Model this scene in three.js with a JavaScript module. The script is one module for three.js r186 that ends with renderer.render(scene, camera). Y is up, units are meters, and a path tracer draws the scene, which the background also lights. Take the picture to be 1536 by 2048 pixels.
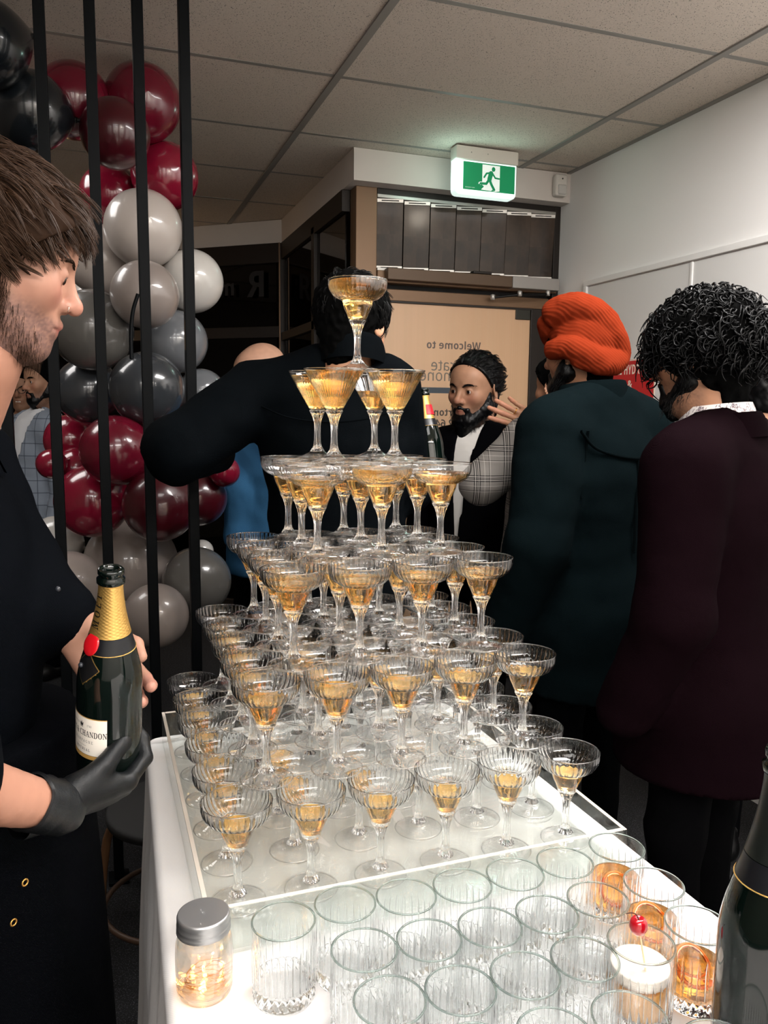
import * as THREE from 'three';
import { mergeGeometries, mergeVertices } from 'three/addons/utils/BufferGeometryUtils.js';
import { RoundedBoxGeometry } from 'three/addons/geometries/RoundedBoxGeometry.js';
import { RectAreaLightUniformsLib } from 'three/addons/lights/RectAreaLightUniformsLib.js';
import { FontLoader } from 'three/addons/loaders/FontLoader.js';
import { TextGeometry } from 'three/addons/geometries/TextGeometry.js';
import { ImprovedNoise } from 'three/addons/math/ImprovedNoise.js';

// ---------------------------------------------------------------- camera, sky, lights, exposure
RectAreaLightUniformsLib.init();
const scene = new THREE.Scene();
scene.background = new THREE.Color(0.004, 0.0045, 0.005);
const renderer = new THREE.WebGLRenderer({ antialias: true });
renderer.toneMapping = THREE.LinearToneMapping;
renderer.toneMappingExposure = 1.0;
renderer.shadowMap.enabled = true;
const camera = new THREE.PerspectiveCamera(2 * Math.atan(1024 / 1610.1) * 180 / Math.PI, 0.75, 0.05, 40);
camera.position.set(-0.4287, 1.4372, 1.3173);
camera.rotation.set(-0.12742, -0.34348, 0.00937, 'YXZ');
scene.add(camera);

// ceiling panels out of view, placed to light table, rear wall, guests and right wall: [centre x, centre z, power]
const UNSEEN_LAMPS = [[-0.15, 0.575, 3.8], [0.985, 2.429, 26], [-0.15, 2.429, 26], [-1.29, 2.429, 14], [-1.29, -1.897, 6], [0.985, -0.043, 26]];
const LAMP_COLOR = 0xfffbf8, LAMP_W = 1.06, LAMP_D = 0.56;
for (const [x, z, power] of UNSEEN_LAMPS) {
  const l = new THREE.RectAreaLight(LAMP_COLOR, power, LAMP_W, LAMP_D);
  l.position.set(x, 2.585, z); l.lookAt(x, 0, z); l.name = 'unseen_ceiling_lamp_light'; scene.add(l);
}
const EXIT_GLOW = 3.0;

// ---------------------------------------------------------------- helpers
let seed = 7;
const rnd = () => { seed = (seed + 0x6d2b79f5) | 0; let t = Math.imul(seed ^ seed >>> 15, 1 | seed); t = t + Math.imul(t ^ t >>> 7, 61 | t) ^ t; return ((t ^ t >>> 14) >>> 0) / 4294967296; };
const rr = (a, b) => a + (b - a) * rnd();
const V = (x, y, z) => new THREE.Vector3(x, y, z);
const taken = {};
function numbered(name) { const n = taken[name] = (taken[name] ?? -1) + 1; return n ? name + '_' + String(n).padStart(3, '0') : name; }
const shade = (m) => { m.castShadow = true; m.receiveShadow = true; return m; };
function tag(o, label, category, group, kind) {
  if (label) o.userData.label = label;
  if (category) o.userData.category = category;
  if (group) o.userData.group = group;
  if (kind) o.userData.kind = kind;
  return o;
}
function thing(name, label, category, pos = [0, 0, 0], turn = 0, group) {
  const o = new THREE.Group(); o.name = numbered(name); o.position.set(...pos); o.rotation.y = turn;
  scene.add(o); return tag(o, label, category, group);
}
function structure(name, pos = [0, 0, 0]) { const o = new THREE.Group(); o.name = name; o.position.set(...pos); scene.add(o); o.userData.kind = 'structure'; return o; }
function part(name, geometry, material, parent, label) {
  const m = shade(new THREE.Mesh(Array.isArray(geometry) ? merge(geometry) : geometry, material)); m.name = name;
  if (parent === scene) m.name = numbered(name); else { const k = parent.userData_count ??= {}; const n = k[name] = (k[name] ?? -1) + 1; if (n) m.name = name + '_' + String(n).padStart(3, '0'); }
  if (label) m.userData.label = label;
  parent.add(m); return m;
}
function merge(list) {
  const clean = list.map((g) => { const c = g.index ? g.toNonIndexed() : g; for (const k of Object.keys(c.attributes)) if (!['position', 'normal', 'uv'].includes(k)) c.deleteAttribute(k); if (!c.attributes.uv) c.setAttribute('uv', new THREE.BufferAttribute(new Float32Array(c.attributes.position.count * 2), 2)); if (!c.attributes.normal) c.computeVertexNormals(); return c; });
  return clean.length === 1 ? clean[0] : mergeGeometries(clean);
}
// a box between two corners, its edges slightly rounded
function box(x0, x1, y0, y1, z0, z1, r = 0.002) {
  const w = Math.abs(x1 - x0), h = Math.abs(y1 - y0), d = Math.abs(z1 - z0);
  const rad = Math.min(r, w / 2.1, h / 2.1, d / 2.1);
  const g = rad > 0 ? new RoundedBoxGeometry(w, h, d, 1, rad) : new THREE.BoxGeometry(w, h, d);
  return g.translate((x0 + x1) / 2, (y0 + y1) / 2, (z0 + z1) / 2);
}
function tube(points, radius, sides = 6, segs, closed = false) {
  const c = new THREE.CatmullRomCurve3(points.map((p) => p.isVector3 ? p : V(...p)), closed);
  return new THREE.TubeGeometry(c, segs ?? points.length * 4, radius, sides, closed);
}
const lathe = (pts, segs = 48) => new THREE.LatheGeometry(pts.map((p) => new THREE.Vector2(Math.max(p[0], 1e-5), p[1])), segs);
// a lathe whose radius changes round the axis: radius(u, angle, [r, y]) ; profile runs anticlockwise (outside upward, then inside downward)
function fluted(profile, segs, radius) {
  const n = profile.length, pos = [], idx = [], uv = [];
  for (let i = 0; i < n; i++) for (let j = 0; j <= segs; j++) {
    const a = j / segs * Math.PI * 2, r = radius(profile[i], a, i), y = profile[i][1];
    pos.push(r * Math.sin(a), y, r * Math.cos(a)); uv.push(j / segs, i / (n - 1));
  }
  for (let i = 0; i < n - 1; i++) for (let j = 0; j < segs; j++) {
    const a = i * (segs + 1) + j, b = a + 1, c = a + segs + 1, d = c + 1;
    idx.push(a, b, d, a, d, c);
  }
  let g = new THREE.BufferGeometry();
  g.setAttribute('position', new THREE.Float32BufferAttribute(pos, 3)); g.setAttribute('uv', new THREE.Float32BufferAttribute(uv, 2)); g.setIndex(idx);
  g.computeVertexNormals();
  // join the seam's normals
  const nn = g.attributes.normal;
  for (let i = 0; i < n; i++) { const a = i * (segs + 1), b = a + segs; const v = V(nn.getX(a) + nn.getX(b), nn.getY(a) + nn.getY(b), nn.getZ(a) + nn.getZ(b)).normalize(); nn.setXYZ(a, v.x, v.y, v.z); nn.setXYZ(b, v.x, v.y, v.z); }
  return g;
}
// smooth a coarse profile
function smooth(profile, n) {
  const c = new THREE.CatmullRomCurve3(profile.map((p) => V(p[0], p[1], 0)), false, 'centripetal');
  return c.getPoints(n).map((p) => [Math.max(p.x, 1e-4), p.y]);
}
const std = (color, roughness = 0.6, metalness = 0, extra = {}) => new THREE.MeshStandardMaterial({ color, roughness, metalness, ...extra });
const phys = (o) => new THREE.MeshPhysicalMaterial(o);
// ---------------------------------------------------------------- sculpting: distance fields meshed by surface nets
const noiseGen = new ImprovedNoise();
const noise = (x, y, z) => noiseGen.noise(x + 31.7, y + 17.3, z + 9.1);
const capsule = (a, b, ra, rb = ra) => {
  const [ax, ay, az] = a, bx = b[0] - ax, by = b[1] - ay, bz = b[2] - az, l2 = bx * bx + by * by + bz * bz || 1e-9, m = Math.max(ra, rb);
  return { d: (x, y, z) => { const px = x - ax, py = y - ay, pz = z - az; let t = (px * bx + py * by + pz * bz) / l2; t = t < 0 ? 0 : t > 1 ? 1 : t; const dx = px - bx * t, dy = py - by * t, dz = pz - bz * t; return Math.sqrt(dx * dx + dy * dy + dz * dz) - (ra + (rb - ra) * t); },
    box: [Math.min(ax, b[0]) - m, Math.min(ay, b[1]) - m, Math.min(az, b[2]) - m, Math.max(ax, b[0]) + m, Math.max(ay, b[1]) + m, Math.max(az, b[2]) + m] };
};
const ball = (c, r) => capsule(c, c, r);
const ellipsoid = (c, r, e) => {
  const q = e ? new THREE.Quaternion().setFromEuler(new THREE.Euler(...e)).invert() : null, v = V(0, 0, 0), m = Math.max(...r);
  return { d: (x, y, z) => { v.set(x - c[0], y - c[1], z - c[2]); if (q) v.applyQuaternion(q); const k0 = Math.hypot(v.x / r[0], v.y / r[1], v.z / r[2]), k1 = Math.hypot(v.x / r[0] ** 2, v.y / r[1] ** 2, v.z / r[2] ** 2); return k1 < 1e-6 ? -Math.min(...r) : k0 * (k0 - 1) / k1; },
    box: q ? [c[0] - m, c[1] - m, c[2] - m, c[0] + m, c[1] + m, c[2] + m] : [c[0] - r[0], c[1] - r[1], c[2] - r[2], c[0] + r[0], c[1] + r[1], c[2] + r[2]] };
};
const everywhere = (d) => ({ d, box: null });
class Field {
  constructor(lo, hi, cell) {
    this.lo = lo; this.cell = cell; this.n = [0, 1, 2].map((k) => Math.ceil((hi[k] - lo[k]) / cell) + 2);
    this.f = new Float32Array(this.n[0] * this.n[1] * this.n[2]).fill(1);
  }
  each(p, margin, fn) {
    const { lo, cell, n, f } = this, a = [0, 0, 0], b = [...n];
    if (p.box) for (let k = 0; k < 3; k++) { a[k] = Math.max(0, Math.floor((p.box[k] - margin - lo[k]) / cell)); b[k] = Math.min(n[k], Math.ceil((p.box[k + 3] + margin - lo[k]) / cell) + 1); }
    for (let k = a[2]; k < b[2]; k++) for (let j = a[1]; j < b[1]; j++) { let at = (k * n[1] + j) * n[0] + a[0]; for (let i = a[0]; i < b[0]; i++, at++) f[at] = fn(f[at], p.d(lo[0] + i * cell, lo[1] + j * cell, lo[2] + k * cell)); }
    return this;
  }
  add(p, k = 0.02) { return this.each(p, k + 3 * this.cell, (a, b) => { const h = Math.max(k - Math.abs(a - b), 0) / (k || 1); return Math.min(a, b) - h * h * k * 0.25; }); }
  cut(p, k = 0.004) { return this.each(p, k + 3 * this.cell, (a, b) => { b = -b; const h = Math.max(k - Math.abs(a - b), 0) / (k || 1); return Math.max(a, b) + h * h * k * 0.25; }); }
  keep(d) { return this.each(everywhere(d), 0, (a, b) => Math.max(a, b)); }
  ripple(d) { return this.each(everywhere(d), 0, (a, b) => Math.abs(a) < 0.08 ? a + b : a); }
  mesh(uvScale = 1, across = [1, 0, 0.6]) {
    const { lo, cell, n, f } = this, [nx, ny, nz] = n, at = new Int32Array(f.length).fill(-1), pos = [], idx = [];
    const S = [1, nx, nx * ny], C = []; for (let k = 0; k < 8; k++) C.push((k & 1) + (k >> 1 & 1) * nx + (k >> 2 & 1) * nx * ny);
    const E = []; for (let a = 0; a < 8; a++) for (const b of [1, 2, 4]) if (!(a & b)) E.push([a, a | b]);
    for (let k = 0; k < nz - 1; k++) for (let j = 0; j < ny - 1; j++) for (let i = 0; i < nx - 1; i++) {
      const o = (k * ny + j) * nx + i; let mask = 0; for (let c = 0; c < 8; c++) if (f[o + C[c]] < 0) mask |= 1 << c;
      if (!mask || mask === 255) continue;
      let x = 0, y = 0, z = 0, m = 0;
      for (const [a, b] of E) if ((mask >> a & 1) !== (mask >> b & 1)) { const fa = f[o + C[a]], fb = f[o + C[b]], t = fa / (fa - fb), u = 1 - t; x += (a & 1) * u + (b & 1) * t; y += (a >> 1 & 1) * u + (b >> 1 & 1) * t; z += (a >> 2 & 1) * u + (b >> 2 & 1) * t; m++; }
      at[o] = pos.length / 3; pos.push(lo[0] + (i + x / m) * cell, lo[1] + (j + y / m) * cell, lo[2] + (k + z / m) * cell);
    }
    for (let k = 1; k < nz - 1; k++) for (let j = 1; j < ny - 1; j++) for (let i = 1; i < nx - 1; i++) {
      const o = (k * ny + j) * nx + i;
      for (let a = 0; a < 3; a++) {
        const inside = f[o] < 0; if (inside === f[o + S[a]] < 0) continue;
        const u = S[(a + 1) % 3], v = S[(a + 2) % 3], q = [at[o - u - v], at[o - v], at[o], at[o - u]];
        if (q.some((t) => t < 0)) continue;
        if (inside) idx.push(q[0], q[1], q[2], q[0], q[2], q[3]); else idx.push(q[0], q[2], q[1], q[0], q[3], q[2]);
      }
    }
    const g = new THREE.BufferGeometry(); g.setAttribute('position', new THREE.Float32BufferAttribute(pos, 3)); g.setIndex(idx); g.computeVertexNormals();
    const uv = []; for (let i = 0; i < pos.length; i += 3) uv.push((pos[i] * across[0] + pos[i + 1] * across[1] + pos[i + 2] * across[2]) * uvScale, pos[i + 1] * uvScale); g.setAttribute('uv', new THREE.Float32BufferAttribute(uv, 2));
    return g;
  }
}
// give a mesh a colour per vertex: pick(x, y, z) returns [r, g, b] linear
function paint(g, pick) { const p = g.attributes.position, c = []; for (let i = 0; i < p.count; i++) c.push(...pick(p.getX(i), p.getY(i), p.getZ(i))); g.setAttribute('color', new THREE.Float32BufferAttribute(c, 3)); return g; }
function joinPainted(list) { return mergeGeometries(list.map((g) => { const c = g.index ? g.toNonIndexed() : g; for (const k of Object.keys(c.attributes)) if (!['position', 'normal', 'uv', 'color'].includes(k)) c.deleteAttribute(k); if (!c.attributes.uv) c.setAttribute('uv', new THREE.Float32BufferAttribute(new Float32Array(c.attributes.position.count * 2), 2)); return c; })); }
// tapered strands: each is a list of points with a root radius; all strands of one head of hair are one mesh
function strands(list, sides = 3) {
  const pos = [], nor = [], idx = [], t = V(0, 0, 0), u = V(0, 0, 0), w = V(0, 0, 0);
  for (const { pts, r, tip = 0.25 } of list) {
    const base = pos.length / 3, n = pts.length;
    for (let i = 0; i < n; i++) {
      t.copy(pts[Math.min(i + 1, n - 1)]).sub(pts[Math.max(i - 1, 0)]).normalize();
      u.set(0.31, 0.77, 0.55).cross(t).normalize(); w.crossVectors(t, u);
      const rad = r * (1 - (1 - tip) * (i / (n - 1)) ** 2);
      for (let s = 0; s < sides; s++) { const a = s / sides * Math.PI * 2, cx = Math.cos(a), sx = Math.sin(a); const x = u.x * cx + w.x * sx, y = u.y * cx + w.y * sx, z = u.z * cx + w.z * sx; pos.push(pts[i].x + x * rad, pts[i].y + y * rad, pts[i].z + z * rad); nor.push(x, y, z); }
    }
    for (let i = 0; i < n - 1; i++) for (let s = 0; s < sides; s++) { const a = base + i * sides + s, b = base + i * sides + (s + 1) % sides, c = a + sides, d = b + sides; idx.push(a, b, d, a, d, c); }
  }
  const g = new THREE.BufferGeometry(); g.setAttribute('position', new THREE.Float32BufferAttribute(pos, 3)); g.setAttribute('normal', new THREE.Float32BufferAttribute(nor, 3)); g.setAttribute('uv', new THREE.Float32BufferAttribute(new Float32Array(pos.length / 3 * 2), 2)); g.setIndex(idx); return g;
}
// the world place that lies on the camera's sight line through a spot of the photograph, a measured number of metres deep
camera.updateMatrixWorld(true);
function at(px, py, depth) { return V((px - 768) / 1610.1 * depth, -(py - 1024) / 1610.1 * depth, -depth).applyMatrix4(camera.matrixWorld); }
// ---------------------------------------------------------------- textures for the room
function noiseTexture(size, fn, srgb = true, repeat) {
  const data = new Uint8Array(size * size * 4);
  for (let y = 0; y < size; y++) for (let x = 0; x < size; x++) { const c = fn(x, y), o = (y * size + x) * 4; data[o] = c[0]; data[o + 1] = c[1]; data[o + 2] = c[2]; data[o + 3] = 255; }
  const t = new THREE.DataTexture(data, size, size); t.wrapS = t.wrapT = THREE.RepeatWrapping; t.magFilter = THREE.LinearFilter; t.minFilter = THREE.LinearFilter;
  if (srgb) t.colorSpace = THREE.SRGBColorSpace; if (repeat) t.repeat.set(repeat, repeat); t.needsUpdate = true; return t;
}
function canvasTexture(w, h, draw, srgb = true) { const c = document.createElement('canvas'); c.width = w; c.height = h; const x = c.getContext('2d'); draw(x, w, h); const t = new THREE.CanvasTexture(c); if (srgb) t.colorSpace = THREE.SRGBColorSpace; return t; }
function uvBy(g, u, v, su = 1, sv = su) { const p = g.attributes.position, a = []; for (let i = 0; i < p.count; i++) { const q = [p.getX(i), p.getY(i), p.getZ(i)]; a.push(q[u] * su, q[v] * sv); } g.setAttribute('uv', new THREE.Float32BufferAttribute(a, 2)); return g; }

// mineral-fibre ceiling tile: fine pits and pinholes
const pits = (() => { const s = 512, f = new Float32Array(s * s).fill(1); const hole = (n, r0, r1, deep) => { for (let k = 0; k < n; k++) { const cx = rnd() * s, cy = rnd() * s, r = rr(r0, r1); for (let y = -4; y <= 4; y++) for (let x = -4; x <= 4; x++) { const d = Math.hypot(x, y); if (d < r) { const o = ((cy + y + s) % s | 0) * s + ((cx + x + s) % s | 0); f[o] = Math.min(f[o], 1 - deep * (1 - d / r * 0.5)); } } } }; hole(900, 1.0, 2.0, 0.75); hole(7000, 0.6, 1.2, 0.22); return { s, f }; })();
const tileMap = noiseTexture(pits.s, (x, y) => { const v = pits.f[y * pits.s + x], g = 236 + 8 * noise(x / 9, y / 9, 1) ; return [g * v, g * v * 0.985, g * v * 0.96]; });
const tileBump = noiseTexture(pits.s, (x, y) => { const v = pits.f[y * pits.s + x] * 255; return [v, v, v]; }, false);
const tileMat = std(0xe2dad2, 0.95, 0, { map: tileMap, bumpMap: tileBump, bumpScale: 0.0015 });
const barMat = std(0x8d8b86, 0.55);
const plaster = std(0xeeedeb, 0.85, 0, { bumpMap: noiseTexture(256, (x, y) => { const v = 128 + 60 * noise(x / 5, y / 5, 3) + 50 * noise(x / 14, y / 14, 5); return [v, v, v]; }, false), bumpScale: 0.0004 });
const carpetMap = noiseTexture(512, (x, y) => { const n = noise(x / 2.2, y / 2.2, 2) + 0.6 * noise(x / 5, y / 5, 8), v = n > 0.42 ? 150 : n > 0.25 ? 66 : 20 + 14 * rnd(); return [v, v, v * 1.04]; }, true, 1);
const carpetMat = std(0x8c8d92, 0.98, 0, { map: carpetMap, bumpMap: carpetMap, bumpScale: 0.003 });
const darkPaint = std(0x0b0c0f, 0.6);

// floor, ceiling, walls
{ const g = box(-3.2, 1.95, -0.12, 0, -7.2, 3.1, 0); tag(part('floor', uvBy(g, 0, 2, 2.2), carpetMat, scene), null, null, null, 'structure'); }
{
  const ceiling = structure('ceiling');
  part('slab', box(-3.2, 1.95, 2.63, 2.76, -7.2, 3.1, 0), std(0x44423f, 0.9), ceiling);
  const X = [-3.1, -1.86, -0.72, 0.42, 1.55, 1.83], Z = []; for (let z = -0.97 - 0.618 * 10; z < 3.0; z += 0.618) Z.push(z); Z.push(3.0);
  const lampCell = (i, j) => UNSEEN_LAMPS.some(([x, z]) => Math.abs((X[i] + X[i + 1]) / 2 - x) < 0.2 && Math.abs((Z[j] + Z[j + 1]) / 2 - z) < 0.2);
  for (let i = 0; i < X.length - 1; i++) for (let j = 0; j < Z.length - 1; j++) if (!lampCell(i, j)) {
    const g = box(X[i] + 0.006, X[i + 1] - 0.006, 2.603, 2.62, Z[j] + 0.006, Z[j + 1] - 0.006, 0.002);
    g.translate(0, rr(-0.0008, 0.0008), 0); part('ceiling_tile', uvBy(g, 0, 2, 2.4), tileMat, ceiling);
  }
  for (const x of X.slice(1, -1)) part('ceiling_bar', box(x - 0.014, x + 0.014, 2.597, 2.606, -7, 3, 0.001), barMat, ceiling);
  for (const z of Z.slice(1, -1)) for (let i = 0; i < X.length - 1; i++) part('ceiling_bar', box(X[i] + 0.014, X[i + 1] - 0.014, 2.6018, 2.612, z - 0.011, z + 0.011, 0.0006), barMat, ceiling);
  part('edge_angle', box(1.808, 1.83, 2.597, 2.604, -2.3, 3, 0.001), barMat, ceiling);
}
tag(part('wall_left', box(-3.2, -3.1, 0, 2.63, -7.2, 3.1, 0), std(0x5d544b, 0.9), scene), null, null, null, 'structure');
tag(part('unseen_wall_rear', box(-3.2, 1.95, 0, 2.63, 3.0, 3.1, 0), std(0xece8e2, 0.9), scene), null, null, null, 'structure');  // unseen wall, kept pale so it throws soft light forward
tag(part('wall_far', box(-3.2, 1.95, 0, 2.63, -7.2, -7.1, 0), std(0x1b1714, 0.9), scene), null, null, null, 'structure');
{ const w = structure('wall_right'); part('plaster_face', uvBy(box(1.83, 1.95, 0, 2.63, -7.1, 3.0, 0), 2, 1, 4), plaster, w); }
// dropped bulkhead above the shopfront
{
  const s = new THREE.Shape([[0.706, -2.3], [1.83, -2.3], [1.83, -7.1], [-3.1, -7.1], [-3.1, -6.98], [0.706, -3.8]].map(([x, z]) => new THREE.Vector2(x, z)));
  const g = new THREE.ExtrudeGeometry(s, { depth: 0.14, bevelEnabled: false }).rotateX(Math.PI / 2).translate(0, 2.6, 0);
  tag(part('trim_1', g, std(0xcfc8c2, 0.85), scene), null, null, null, 'structure');
}
// white service-cupboard doors let into the right wall
{
  const d = structure('door_1');
  const leaf = std(0xdcdbd9, 0.55), edge = std(0xe9e8e6, 0.5);
  part('frame_head', box(1.812, 1.835, 2.031, 2.056, -2.125, 1.6, 0.002), edge, d);
  part('frame_stile', box(1.812, 1.835, 0.02, 2.031, -2.125, -2.098, 0.002), edge, d);
  for (const [a, b] of [[-2.092, -1.374], [-1.366, -0.648], [-0.64, 0.08], [0.088, 0.8], [0.808, 1.58]]) part('leaf', box(1.822, 1.84, 0.03, 2.026, a, b, 0.002), leaf, d);
  part('cover_strip', box(1.816, 1.83, 0.03, 2.026, -1.378, -1.366, 0.001), edge, d);
  for (const y of [1.88, 0.35]) part('hinge', merge([lathe([[0, -0.045], [0.007, -0.045], [0.007, 0.045], [0, 0.045]], 12).translate(1.812, y, -2.092), box(1.812, 1.824, y - 0.04, y + 0.04, -2.09, -2.07, 0.001)]), std(0x8d8d8b, 0.35, 0.9), d);
}
// ---------------------------------------------------------------- bronze shopfront: door, louvre window, side glass
const bronze = std(new THREE.Color(0.19, 0.112, 0.062), 0.42, 0.35), bronzeDark = std(new THREE.Color(0.014, 0.0095, 0.007), 0.5, 0.2), alloy = std(0xb9b6b1, 0.4, 0.7);
const nightGlass = phys({ color: 0x77736e, roughness: 0.03, transmission: 1, thickness: 0, ior: 1.5 });
const ZD = -2.38;
{
  const f = structure('window_1');
  part('corner_post', box(0.742, 0.846, 0, 2.46, ZD - 0.09, ZD, 0.004), bronze, f);
  part('head_rail', box(0.846, 1.815, 2.43, 2.46, ZD - 0.09, ZD, 0.003), bronzeDark, f);
  part('head_track', box(0.846, 1.80, 2.416, 2.432, ZD - 0.05, ZD + 0.004, 0.002), alloy, f);
  part('sill_track', box(0.846, 1.80, 2.084, 2.098, ZD - 0.05, ZD + 0.008, 0.002), alloy, f);
  part('transom_bar', box(0.846, 1.815, 2.03, 2.086, ZD - 0.09, ZD + 0.012, 0.004), bronze, f);
  part('end_stile', box(1.795, 1.83, 0, 2.46, ZD - 0.09, ZD + 0.002, 0.003), bronzeDark, f);
  const w = 0.955 / 7, brownPane = phys({ color: new THREE.Color(0.125, 0.078, 0.05), roughness: 0.6, specularIntensity: 0.25, clearcoat: 0.22, clearcoatRoughness: 0.09, map: noiseTexture(256, (x, y) => { const v = 150 + 60 * noise(x / 60, y / 90, 2) + 16 * noise(x / 9, y / 16, 4); return [v, v, v]; }) });  // brown tinted panes, reflected room light partly put into the colour
  const pane = box(-w * 0.455, w * 0.455, -0.145, 0.145, -0.003, 0.003, 0.001);
  uvBy(pane, 0, 1, 2.5);
  const clip = merge([box(-w * 0.46, w * 0.46, 0.141, 0.159, -0.006, 0.008, 0.002), box(-w * 0.46, w * 0.46, -0.159, -0.143, -0.006, 0.008, 0.002)]);
  const slot = merge([box(-w * 0.3, w * 0.3, 0.147, 0.152, 0.008, 0.0095, 0), box(-w * 0.3, w * 0.3, -0.153, -0.149, 0.008, 0.0095, 0)]);
  for (let i = 0; i < 7; i++) {
    const p = part('louvre_pane', pane, brownPane, f); p.position.set(0.846 + w * (i + 0.5), 2.257, ZD - 0.016); p.rotation.set(0.0934, -0.24, 0, 'YXZ');
    part('clip', clip, alloy, p); part('clip_slot', slot, bronzeDark, p);
  }
  part('added_dark_sheet', box(0.846, 1.80, 2.09, 2.43, ZD - 0.088, ZD - 0.08, 0), std(0x050505, 0.9), f);  // added near-black sheet, stands in for the dark behind the panes
}
{
  // door with a frosted film; the print reads right from outside, so it is mirrored from in here
  const d = structure('door_2');
  const film = canvasTexture(1024, 2048, (x, w, h) => {
    x.fillStyle = '#d7ab86'; x.fillRect(0, 0, w, h);
    for (let i = 0; i < 260; i++) { x.fillStyle = `rgba(${i % 2 ? '255,235,215' : '120,85,60'},0.014)`; x.fillRect(Math.abs(Math.sin(i * 12.9) * w), 0, 30 + 60 * Math.abs(Math.sin(i)), h); }
    x.translate(w, 0); x.scale(-1, 1);
    const S = 1024 / 0.86, X0 = 1.687, Y0 = 1.949, put = (t, right, y, size, font, color, align = 'left') => { x.font = `${font} ${size * S}px sans-serif`; x.fillStyle = color; x.textAlign = align; x.fillText(t, (X0 - right) * S, (Y0 - y) * S); };
    put('Welcome to', 1.412, 1.735, 0.052, 'bold', '#5a4a42'); put('rate', 1.275, 1.628, 0.075, '', '#6a6056'); put('money', 1.275, 1.578, 0.075, '', '#6a6056');
    x.fillStyle = '#2d3a46'; x.fillRect((X0 - 1.40) * S, (Y0 - 1.545) * S, 0.345 * S, 0.028 * S);
    put('rton', 1.262, 1.405, 0.05, 'bold', '#43382f'); put('22 6494', 1.300, 1.35, 0.053, 'bold', '#43382f'); put('hours', 1.262, 1.25, 0.05, 'bold', '#43382f'); put('ri', 1.20, 1.178, 0.05, 'bold', '#43382f');
  });
  const pane = box(0.85, 1.687, 0.23, 1.949, ZD - 0.034, ZD - 0.026, 0); { const p = pane.attributes.position, a = []; for (let i = 0; i < p.count; i++) a.push((p.getX(i) - 0.827) / 0.86, 1 - (1.949 - p.getY(i)) / 1.72); pane.setAttribute('uv', new THREE.Float32BufferAttribute(a, 2)); }
  const leaf = new THREE.Group(); leaf.name = 'door_leaf'; d.add(leaf);
  part('frosted_pane', pane, phys({ map: film, roughness: 0.45, clearcoat: 0.4, clearcoatRoughness: 0.25 }), leaf);
  part('top_rail', box(0.85, 1.785, 1.951, 2.006, ZD - 0.055, ZD - 0.012, 0.004), bronze, leaf);
  part('glazing_bead', box(0.85, 1.69, 1.943, 1.953, ZD - 0.03, ZD - 0.014, 0.001), bronzeDark, leaf);
  part('lock_stile', box(1.687, 1.785, 0.02, 1.952, ZD - 0.055, ZD - 0.014, 0.004), bronzeDark, leaf);
  part('bottom_rail', box(0.85, 1.785, 0.02, 0.23, ZD - 0.055, ZD - 0.012, 0.004), bronze, leaf);
  part('corner_patch', box(1.602, 1.684, 1.895, 1.944, ZD - 0.028, ZD - 0.016, 0.002), std(0x3a3a34, 0.4, 0.5), leaf);
  part('gap_shade_strip', box(0.85, 1.80, 2.006, 2.034, ZD - 0.08, ZD - 0.045, 0.002), std(0x060505, 0.8), d);  // near-black strip, the shade of the gap above the door as colour
}
{
  const c = thing('door_closer', 'long bronze and pale door closer box with a dark folding arm, above the frosted door', 'door closer', [1.3, 2.062, ZD + 0.012]);
  part('body', box(-0.42, 0.235, -0.024, 0.03, 0, 0.05, 0.004), std(new THREE.Color(0.1, 0.062, 0.037), 0.45, 0.3), c);
  part('end_cover', box(0.235, 0.5, -0.026, 0.032, 0, 0.052, 0.004), std(0x9c9894, 0.5, 0.3), c, 'pale grey end cover');
  part('knob', merge([box(0.02, 0.12, 0.031, 0.043, 0.01, 0.05, 0.003)]), bronzeDark, c);
  part('arm', merge([tube([[0.44, -0.045, 0.04], [0.26, -0.06, 0.06]], 0.007, 8, 2), tube([[0.26, -0.06, 0.06], [0.14, -0.075, 0.02]], 0.006, 8, 2)]), std(0x151515, 0.4, 0.6), c);
  for (const [x, y, z] of [[0.44, -0.038, 0.04], [0.14, -0.072, 0.024], [0.27, -0.052, 0.06]]) part('pivot', lathe([[0, -0.014], [0.011, -0.014], [0.012, 0.01], [0, 0.014]], 14).translate(x, y, z), alloy, c);
}
{
  // dark side glazing, from the door corner back to the angled front
  const s = structure('window_2');
  part('head_rail', box(0.70, 0.742, 2.36, 2.46, -3.8, ZD - 0.09, 0.003), bronzeDark, s);
  part('mullion', box(0.70, 0.742, 0, 2.4, -3.05, -2.99, 0.004), bronzeDark, s);
  part('cross_rail', box(0.70, 0.742, 1.86, 1.91, -3.8, ZD - 0.09, 0.003), bronzeDark, s);
  part('base_rail', box(0.70, 0.742, 0, 0.12, -3.8, ZD - 0.09, 0.003), bronzeDark, s);
  for (const [a, b] of [[-3.76, -3.05], [-2.99, ZD - 0.09]]) for (const [l, h] of [[0.12, 1.86], [1.91, 2.36]]) part('pane', box(0.718, 0.724, l, h, a, b, 0), nightGlass, s);
  part('corner_post', box(0.69, 0.745, 0, 2.46, -3.86, -3.8, 0.003), bronzeDark, s);
  part('corner_edge', box(0.685, 0.694, 0, 2.46, -3.80, -3.79, 0.002), bronze, s);
}
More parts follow.
